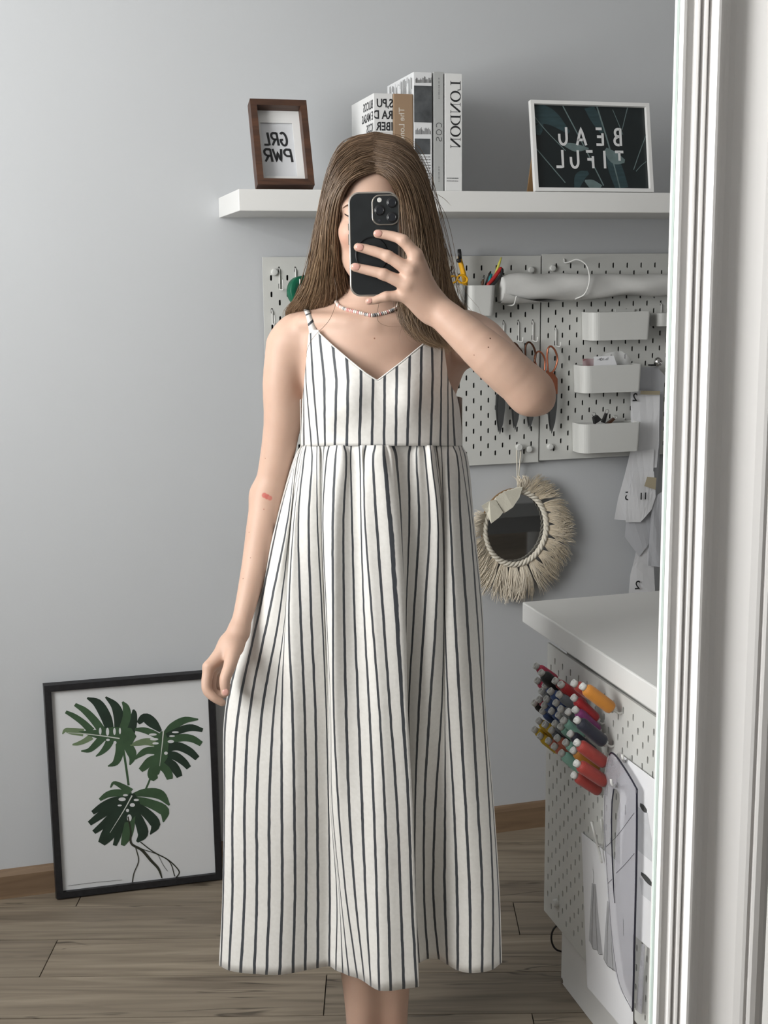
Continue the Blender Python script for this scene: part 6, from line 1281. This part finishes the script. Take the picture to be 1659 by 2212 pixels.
# ------------------------------------------------------------------ phone
M['phone'] = mat('phone_back_glass', (0.018, 0.020, 0.021), 0.22, var=0.3, vscale=40, spec=0.5); M['phonering'] = mat('dark_charging_ring', (0.006, 0.006, 0.007), 0.3, var=0.2)
M['case'] = mat('clear_smoky_case_edge', (0.20, 0.18, 0.155), 0.15, var=0.1, coat=0.6, spec=0.7); M['casemetal'] = mat('case_rim_metal', (0.30, 0.275, 0.24), 0.22, metal=0.7, var=0.1)  # smoky case edge, and warm metal for the camera bump rim
M['lens'] = mat('lens_glass', (0.010, 0.011, 0.014), 0.08, var=0.2, coat=0.8); M['flash'] = mat('flash_lens', (0.55, 0.55, 0.52), 0.3, var=0.05); M['screen'] = mat('phone_screen', (0.03, 0.03, 0.035), 0.1, var=0.1)
PD = 1.985; pc = P(808.5, 528, PD); pu = nrm(P(862, 527, PD)-P(755, 529, PD)); pv_ = nrm(P(807.5, 415, PD+0.004)-P(808, 640, PD-0.004)); pv_ = nrm(pv_-pu*np.dot(pu, pv_)); pn = np.cross(pu, pv_)   # towards the camera
if np.dot(pn, AD) > 0: pn = -pn
pw_ = float(np.linalg.norm(P(862.5, 527, PD)-P(754, 529, PD))); ph_ = float(np.linalg.norm(P(807.5, 414.5, PD)-P(808, 640.5, PD)))
ph = thing('smartphone', 'black smartphone in a clear case held up in front of the face', 'phone', pc-pv_*ph_/2)
def pbody(w_, h_, r, z0, z1, m, nm, cx=0, cy=0, seg=8, bev=0.0):
    poly = np.array(rrect(w_, h_, r, seg)); n = len(poly); rings = [(1.0, z0)]; V = []
    lay = [(0, z0), (bev, z1)] if not bev else [(bev, z0), (0, z0+bev), (0, z1-bev), (bev*0.3, z1-bev*0.3), (bev, z1)]
    for ins, z in lay:
        s_ = np.array([(w_-2*ins)/w_, (h_-2*ins)/h_]); V += [pc+pu*(cx+a*s_[0])+pv_*(cy+b2*s_[1])+pn*z for a, b2 in poly]
    Fs = []
    for L_ in range(len(lay)-1): Fs += [[L_*n+i, L_*n+(i+1) % n, (L_+1)*n+(i+1) % n, (L_+1)*n+i] for i in range(n)]
    Fs += [list(range(n))[::-1], list(range((len(lay)-1)*n, len(lay)*n))]
    return mk(nm, V, Fs, m, ph)
pbody(pw_, ph_, .0165, -.0055, .0045, M['case'], 'case_shell', bev=.0016)
pbody(pw_-.0052, ph_-.0052, .0142, .0046, .0052, M['phone'], 'back_glass')
pbody(pw_-.008, ph_-.008, .013, -.0060, -.0056, M['screen'], 'screen')
mmx, mmy = pw_*0.235, ph_*0.323
cm_ = pbody(.0425, .0465, .0125, .0053, .0078, M['casemetal'], 'camera_bump_rim', mmx, mmy, bev=.0009); pbody(.0385, .0425, .0112, .0079, .0083, M['phone'], 'camera_plate', mmx, mmy)
def disc(cx, cy, r, z0, z1, m, nm): mk(nm, *lathe([(r*0.94, z0), (r, z0+0.0002), (r, z1-0.0004), (r*0.9, z1)], pc+pu*cx+pv_*cy, pn, 24), m, ph, False)
for dx, dy in ((-.0092, -.0005), (.0098, .0108), (.0095, -.0115)):
    disc(mmx+dx, mmy+dy, .0078, .0084, .0102, M['case'] if False else M['phonering'], 'lens_ring'); disc(mmx+dx, mmy+dy, .0062, .0103, .0107, M['lens'], 'lens')
disc(mmx-.0092, mmy+.0150, .0036, .0084, .0088, M['flash'], 'flash'); disc(mmx-.0098, mmy-.0158, .0026, .0084, .0087, M['screen'], 'sensor')
rg = [(pc+pu*(.0255*math.cos(k)-.004)+pv_*(.0275*math.sin(k)-.016)+pn*.00535) for k in np.linspace(0, 2*np.pi, 49)]
mk('charging_ring', *tube(rg, .0026, 6, False, 0.10), M['phonering'], ph, True)
mk('side_button', *box(pc-pu*(pw_/2+.0003)+pv_*ph_*0.17, (.0016, .010, .0028), np.array([pu, pv_, pn])), M['case'], ph); mk('side_button', *box(pc-pu*(pw_/2+.0003)+pv_*ph_*0.05, (.0016, .016, .0028), np.array([pu, pv_, pn])), M['case'], ph)

# ------------------------------------------------------------------ bead necklace
nk = thing('necklace', None, None, PBASE); nk.parent = person; nk.location = (0, 0, 0)
path = []
for a_, b_ in ((726, 652), (730, 659), (737, 664), (748, 668.5), (762, 672), (778, 676), (792, 679.5), (802, 681), (812, 680), (824, 677.5), (838, 674), (850, 669), (860, 662)):
    D_ = skinD(a_, b_, 2.05, 2.30) or 2.14; path.append(lev(P(a_, b_, D_-0.0022)))
path = np.array(path); front = cr(path, 200); c0, c1 = path[0], path[-1]
back = np.array([[c1[0]*(1-t_)+c0[0]*t_, max(c0[1], c1[1])+0.075*math.sin(math.pi*t_)+0.0, c0[2]+0.012*math.sin(math.pi*t_)] for t_ in np.linspace(0, 1, 60)])
loop = np.vstack([front, back[1:-1]]); ln = np.r_[0, np.cumsum(np.linalg.norm(np.diff(np.vstack([loop, loop[:1]]), axis=0), axis=1))]
BM = [mat('bead_'+n_, srgb(*c_), 0.35, var=0.05) for n_, c_ in (('white', (226, 220, 212)), ('pink', (222, 164, 160)), ('blush', (226, 196, 186)), ('grey', (150, 152, 154)), ('silver', (120, 122, 124)))]
bme = {}
def bead_mesh(mi):
    if mi not in bme:
        V, Fs = lathe([(.0007, -.0016), (.0024, -.0016), (.0031, -.0009), (.0032, 0.0), (.0031, .0009), (.0024, .0016), (.0007, .0016)], n=12); me = bpy.data.meshes.new('bead'); me.from_pydata(V.tolist(), [], Fs); me.polygons.foreach_set('use_smooth', [True]*len(me.polygons)); me.materials.append(BM[mi]); bme[mi] = me
    return bme[mi]
seq = [0, 2, 0, 0, 1, 0, 2, 0, 3, 0, 1, 1, 2, 1, 0, 0, 1, 0, 0, 2, 3, 0, 1, 0, 4, 4, 0, 1, 3, 0, 0, 1, 0, 3, 3, 0, 2, 0]
s_ = 0.0; k = 0
while s_ < ln[-1]-0.002:
    cpt = np.array([np.interp(s_, ln, np.r_[loop[:, a], loop[0, a]]) for a in range(3)]); nx = np.array([np.interp(min(s_+.002, ln[-1]), ln, np.r_[loop[:, a], loop[0, a]]) for a in range(3)])
    o = bpy.data.objects.new('bead', bead_mesh(seq[k % len(seq)])); COL.objects.link(o); o.parent = nk; o.location = L2W(cpt[None])[0]-PBASE
    o.rotation_mode = 'QUATERNION'; o.rotation_quaternion = Vector(L2W((nx-cpt)[None])[0]).to_track_quat('Z', 'Y'); s_ += 0.0036; k += 1

# ------------------------------------------------------------------ hair
M['hair'] = m = bpy.data.materials.new('brown_hair'); m.use_nodes = True; nt = m.node_tree; b = nt.nodes['Principled BSDF']; b.inputs['Roughness'].default_value = 0.42; b.inputs['Specular IOR Level'].default_value = 0.45; b.inputs['Anisotropic'].default_value = 0.3
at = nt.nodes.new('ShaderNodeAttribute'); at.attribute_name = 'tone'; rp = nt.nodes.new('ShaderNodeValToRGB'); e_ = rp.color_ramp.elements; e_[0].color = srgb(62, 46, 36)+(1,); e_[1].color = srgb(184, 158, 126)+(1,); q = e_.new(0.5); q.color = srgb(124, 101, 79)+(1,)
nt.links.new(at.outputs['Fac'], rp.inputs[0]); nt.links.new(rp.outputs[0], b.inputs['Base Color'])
hair = thing('hair', None, None, PBASE); hair.parent = person; hair.location = (0, 0, 0)
GUL = [  # guides from the face framing lock to the back, left side of the picture
 [(809, 372, 2.088), (790, 374, 2.082), (765, 384, 2.078), (740, 408, 2.082), (725, 448, 2.092), (719, 500, 2.105), (719, 550, 2.118), (722, 595, 2.140), (728, 632, 2.160), (735, 668, 2.19)],
 [(809, 350, 2.098), (775, 358, 2.082), (742, 385, 2.080), (718, 430, 2.088), (707, 490, 2.100), (703, 550, 2.115), (700, 600, 2.135), (695, 640, 2.155), (690, 668, 2.185), (690, 720, 2.29)],
 [(808.5, 325, 2.112), (768, 338, 2.095), (732, 375, 2.092), (708, 430, 2.100), (694, 500, 2.115), (685, 560, 2.130), (672, 615, 2.150), (655, 650, 2.170), (642, 674, 2.20), (650, 730, 2.30)],
 [(808, 303, 2.135), (765, 312, 2.118), (728, 345, 2.115), (705, 405, 2.125), (690, 475, 2.138), (676, 545, 2.152), (660, 605, 2.168), (640, 648, 2.188), (620, 678, 2.22), (632, 735, 2.31)],
 [(807, 288, 2.160), (768, 296, 2.160), (732, 322, 2.160), (709, 380, 2.168), (694, 455, 2.178), (681, 530, 2.190), (668, 600, 2.205), (650, 650, 2.225), (632, 690, 2.26), (650, 760, 2.31)],
 [(807, 286, 2.205), (775, 300, 2.225), (745, 335, 2.238), (725, 400, 2.248), (714, 480, 2.255), (706, 560, 2.262), (700, 630, 2.272), (690, 690, 2.29), (690, 760, 2.305), (695, 840, 2.31)],
 [(806, 296, 2.250), (790, 330, 2.272), (775, 390, 2.282), (768, 460, 2.285), (765, 540, 2.285), (762, 620, 2.288), (760, 690, 2.298), (758, 760, 2.305), (757, 820, 2.308), (756, 860, 2.31)]]
GUR = [
 [(810.5, 372, 2.088), (828, 376, 2.082), (846, 388, 2.078), (862, 412, 2.082), (870, 455, 2.090), (874, 510, 2.094), (877, 570, 2.094), (876, 620, 2.085), (872, 665, 2.068), (884, 700, 2.060), (915, 724, 2.060)],
 [(810.5, 350, 2.098), (842, 358, 2.083), (868, 385, 2.080), (885, 430, 2.086), (896, 490, 2.092), (902, 550, 2.096), (904, 610, 2.092), (900, 660, 2.080), (900, 705, 2.066), (918, 735, 2.062), (948, 748, 2.066)],
 [(810, 325, 2.112), (850, 337, 2.096), (884, 372, 2.092), (906, 425, 2.098), (922, 490, 2.108), (932, 555, 2.115), (936, 615, 2.115), (934, 665, 2.105), (935, 710, 2.088), (950, 742, 2.080), (968, 752, 2.085)],
 [(810, 303, 2.135), (855, 312, 2.120), (893, 345, 2.118), (918, 400, 2.125), (937, 470, 2.136), (952, 540, 2.146), (962, 600, 2.156), (970, 645, 2.166), (975, 690, 2.165), (975, 730, 2.150), (972, 765, 2.14)],
 [(810, 288, 2.160), (855, 296, 2.162), (893, 324, 2.162), (921, 385, 2.170), (941, 460, 2.180), (957, 535, 2.192), (970, 600, 2.204), (985, 645, 2.218), (1005, 668, 2.235), (1012, 705, 2.27), (1000, 760, 2.30)],
 [(810, 286, 2.205), (845, 300, 2.225), (878, 335, 2.238), (903, 400, 2.248), (920, 480, 2.255), (934, 560, 2.262), (945, 630, 2.272), (950, 690, 2.29), (945, 760, 2.305), (940, 840, 2.31), (935, 860, 2.31)],
 [(810, 296, 2.250), (825, 330, 2.272), (840, 390, 2.282), (850, 460, 2.285), (855, 540, 2.285), (860, 620, 2.288), (862, 690, 2.298), (862, 760, 2.305), (860, 820, 2.308), (858, 850, 2.31), (857, 870, 2.31)]]
def hp_(q):
    if q[1] < 470 and q[2] < 2.2:
        s_ = skinD(q[0], q[1], 2.05, 2.30)
        if s_: return lev(P(q[0], q[1], s_-0.0015 if 807 < q[0] < 811 else min(q[2], s_-0.008)))
    return lev(P(*q))
def gl(G): return np.array([cr(np.array([hp_(q) for q in g]), 24) for g in G])   # (guides, 24, 3)
HV, HF, HT, hn = [], [], [], 0
def add_strand(path, r, tone):
    global hn
    m_ = len(path); T_ = np.gradient(path, axis=0); T_ /= np.linalg.norm(T_, axis=1)[:, None]+1e-12; a_ = np.cross(T_, [0, 1., 0.01]); a_ /= np.linalg.norm(a_, axis=1)[:, None]+1e-12; b_ = np.cross(T_, a_)
    rr = r*np.interp(np.linspace(0, 1, m_), [0, .06, .7, 1], [.6, 1, .9, .12])[:, None]
    V = np.empty((m_*3, 3)); V[0::3] = path+a_*rr; V[1::3] = path-a_*rr*0.6-b_*rr*0.7*np.sign(0.5); V[2::3] = path-a_*rr*0.6+b_*rr*0.7
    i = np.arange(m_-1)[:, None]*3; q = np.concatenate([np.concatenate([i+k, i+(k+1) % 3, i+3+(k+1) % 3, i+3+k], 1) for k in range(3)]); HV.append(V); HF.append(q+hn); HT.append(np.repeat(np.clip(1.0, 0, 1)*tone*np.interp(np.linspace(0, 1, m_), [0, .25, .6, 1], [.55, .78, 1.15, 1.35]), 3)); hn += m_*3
NRh = np.random.RandomState(5)
def grow(G, count, layer_in, weights, fly=0.0):
    Gd = gl(G); ng = len(Gd); ncl = 90; cl_c = NRh.rand(ncl)*(ng-1); cl_t = NRh.rand(ncl)
    for s in range(count):
        if NRh.rand() < 0.62: c = NRh.randint(ncl); g = np.clip(cl_c[c]+NRh.randn()*0.045, 0, ng-1.001); base_t = cl_t[c]
        else: g = NRh.rand()*(ng-1.001); base_t = NRh.rand()
        i = int(g); f = g-i; f = f*f*(3-2*f)*0.4+f*0.6; pth = Gd[i]*(1-f)+Gd[i+1]*f; n = len(pth); t_ = np.linspace(0, 1, n)
        lay = NRh.rand()**1.5*layer_in; hc = lev(P(805, 420, 2.18)); toc = (np.array([hc[0], hc[1], 0])-pth*np.array([1, 1, 0])); toc /= np.linalg.norm(toc, axis=1)[:, None]+1e-9
        off = toc*(lay*np.clip(t_*5, 0, 1))[:, None]; ph1, ph2 = NRh.rand(2)*6.3; am = (0.0014+0.0055*t_**2)*(1+fly*2)*(0.5+NRh.rand())
        off[:, 0] += am*np.sin(ph1+t_*(5+3*NRh.rand())); off[:, 1] += am*np.sin(ph2+t_*6); ran = NRh.randn(3)*np.array([.0016, .0016, .0012])*(1+fly*3)
        off[:, 0] += NRh.randn()*0.0022*np.clip(1-t_*6, 0, 1); pth = pth+off+ran*np.clip(t_*6, 0.3, 1)[:, None]
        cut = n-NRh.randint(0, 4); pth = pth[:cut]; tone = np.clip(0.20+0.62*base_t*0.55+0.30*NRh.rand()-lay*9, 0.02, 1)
        add_strand(pth, NRh.uniform(.00038, .00080)*(0.55 if fly else 1), tone)
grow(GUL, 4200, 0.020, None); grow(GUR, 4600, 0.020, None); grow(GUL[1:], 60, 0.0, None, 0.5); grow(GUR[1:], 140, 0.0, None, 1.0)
# single loose hairs
for pts in ([(722, 600, 2.09), (728, 640, 2.085), (712, 690, 2.075), (676, 730, 2.06), (662, 762, 2.06), (668, 785, 2.065)], [(818, 655, 2.06), (815, 690, 2.055), (835, 704, 2.05), (875, 706, 2.05)], [(860, 600, 2.05), (850, 660, 2.055), (870, 700, 2.05), (900, 716, 2.05)], [(935, 420, 2.15), (965, 470, 2.15), (985, 560, 2.15), (992, 640, 2.15)], [(945, 420, 2.16), (960, 430, 2.16), (975, 445, 2.16)], [(960, 520, 2.15), (980, 590, 2.14), (1000, 650, 2.13)]): add_strand(cr(np.array([lev(P(*q)) for q in pts]), 24), .00045, 0.5)
V = L2W(np.concatenate(HV)); Fq = np.concatenate(HF)
me = bpy.data.meshes.new('hair_strands'); me.vertices.add(len(V)); me.vertices.foreach_set('co', (V-PBASE).astype(np.float32).ravel()); me.loops.add(Fq.size); me.loops.foreach_set('vertex_index', Fq.astype(np.int32).ravel())
me.polygons.add(len(Fq)); me.polygons.foreach_set('loop_start', np.arange(0, Fq.size, 4, dtype=np.int32)); me.polygons.foreach_set('loop_total', np.full(len(Fq), 4, np.int32)); me.update(calc_edges=True)
me.polygons.foreach_set('use_smooth', [True]*len(me.polygons)); a_ = me.attributes.new('tone', 'FLOAT', 'POINT'); a_.data.foreach_set('value', np.concatenate(HT).astype(np.float32)); me.materials.append(M['hair'])
hs = bpy.data.objects.new('hair_strands', me); COL.objects.link(hs); hs.parent = hair; hs['kind'] = 'stuff'
# under layer that keeps the scalp covered
for G in (GUL, GUR):
    Gd = gl(G); hc = lev(P(805, 430, 2.18)); 
    fine = np.array([cr(Gd[:, k], 40) for k in range(24)]).transpose(1, 0, 2); toc = np.array([hc[0], hc[1], 0])-fine*np.array([1, 1, 0]); toc /= np.linalg.norm(toc, axis=2)[..., None]+1e-9
    fine = fine+toc*(0.006*np.clip(np.linspace(0, 1, 24)*6, 0.3, 1))[None, :, None]; fine = fine[:, :21]; m_ = fine.shape[1]
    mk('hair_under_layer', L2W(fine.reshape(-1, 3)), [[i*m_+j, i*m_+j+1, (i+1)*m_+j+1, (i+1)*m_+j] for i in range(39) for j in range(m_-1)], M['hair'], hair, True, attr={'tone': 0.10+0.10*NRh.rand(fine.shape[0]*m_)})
for o in bpy.data.objects:
    if '_base' in o.keys(): del o['_base']
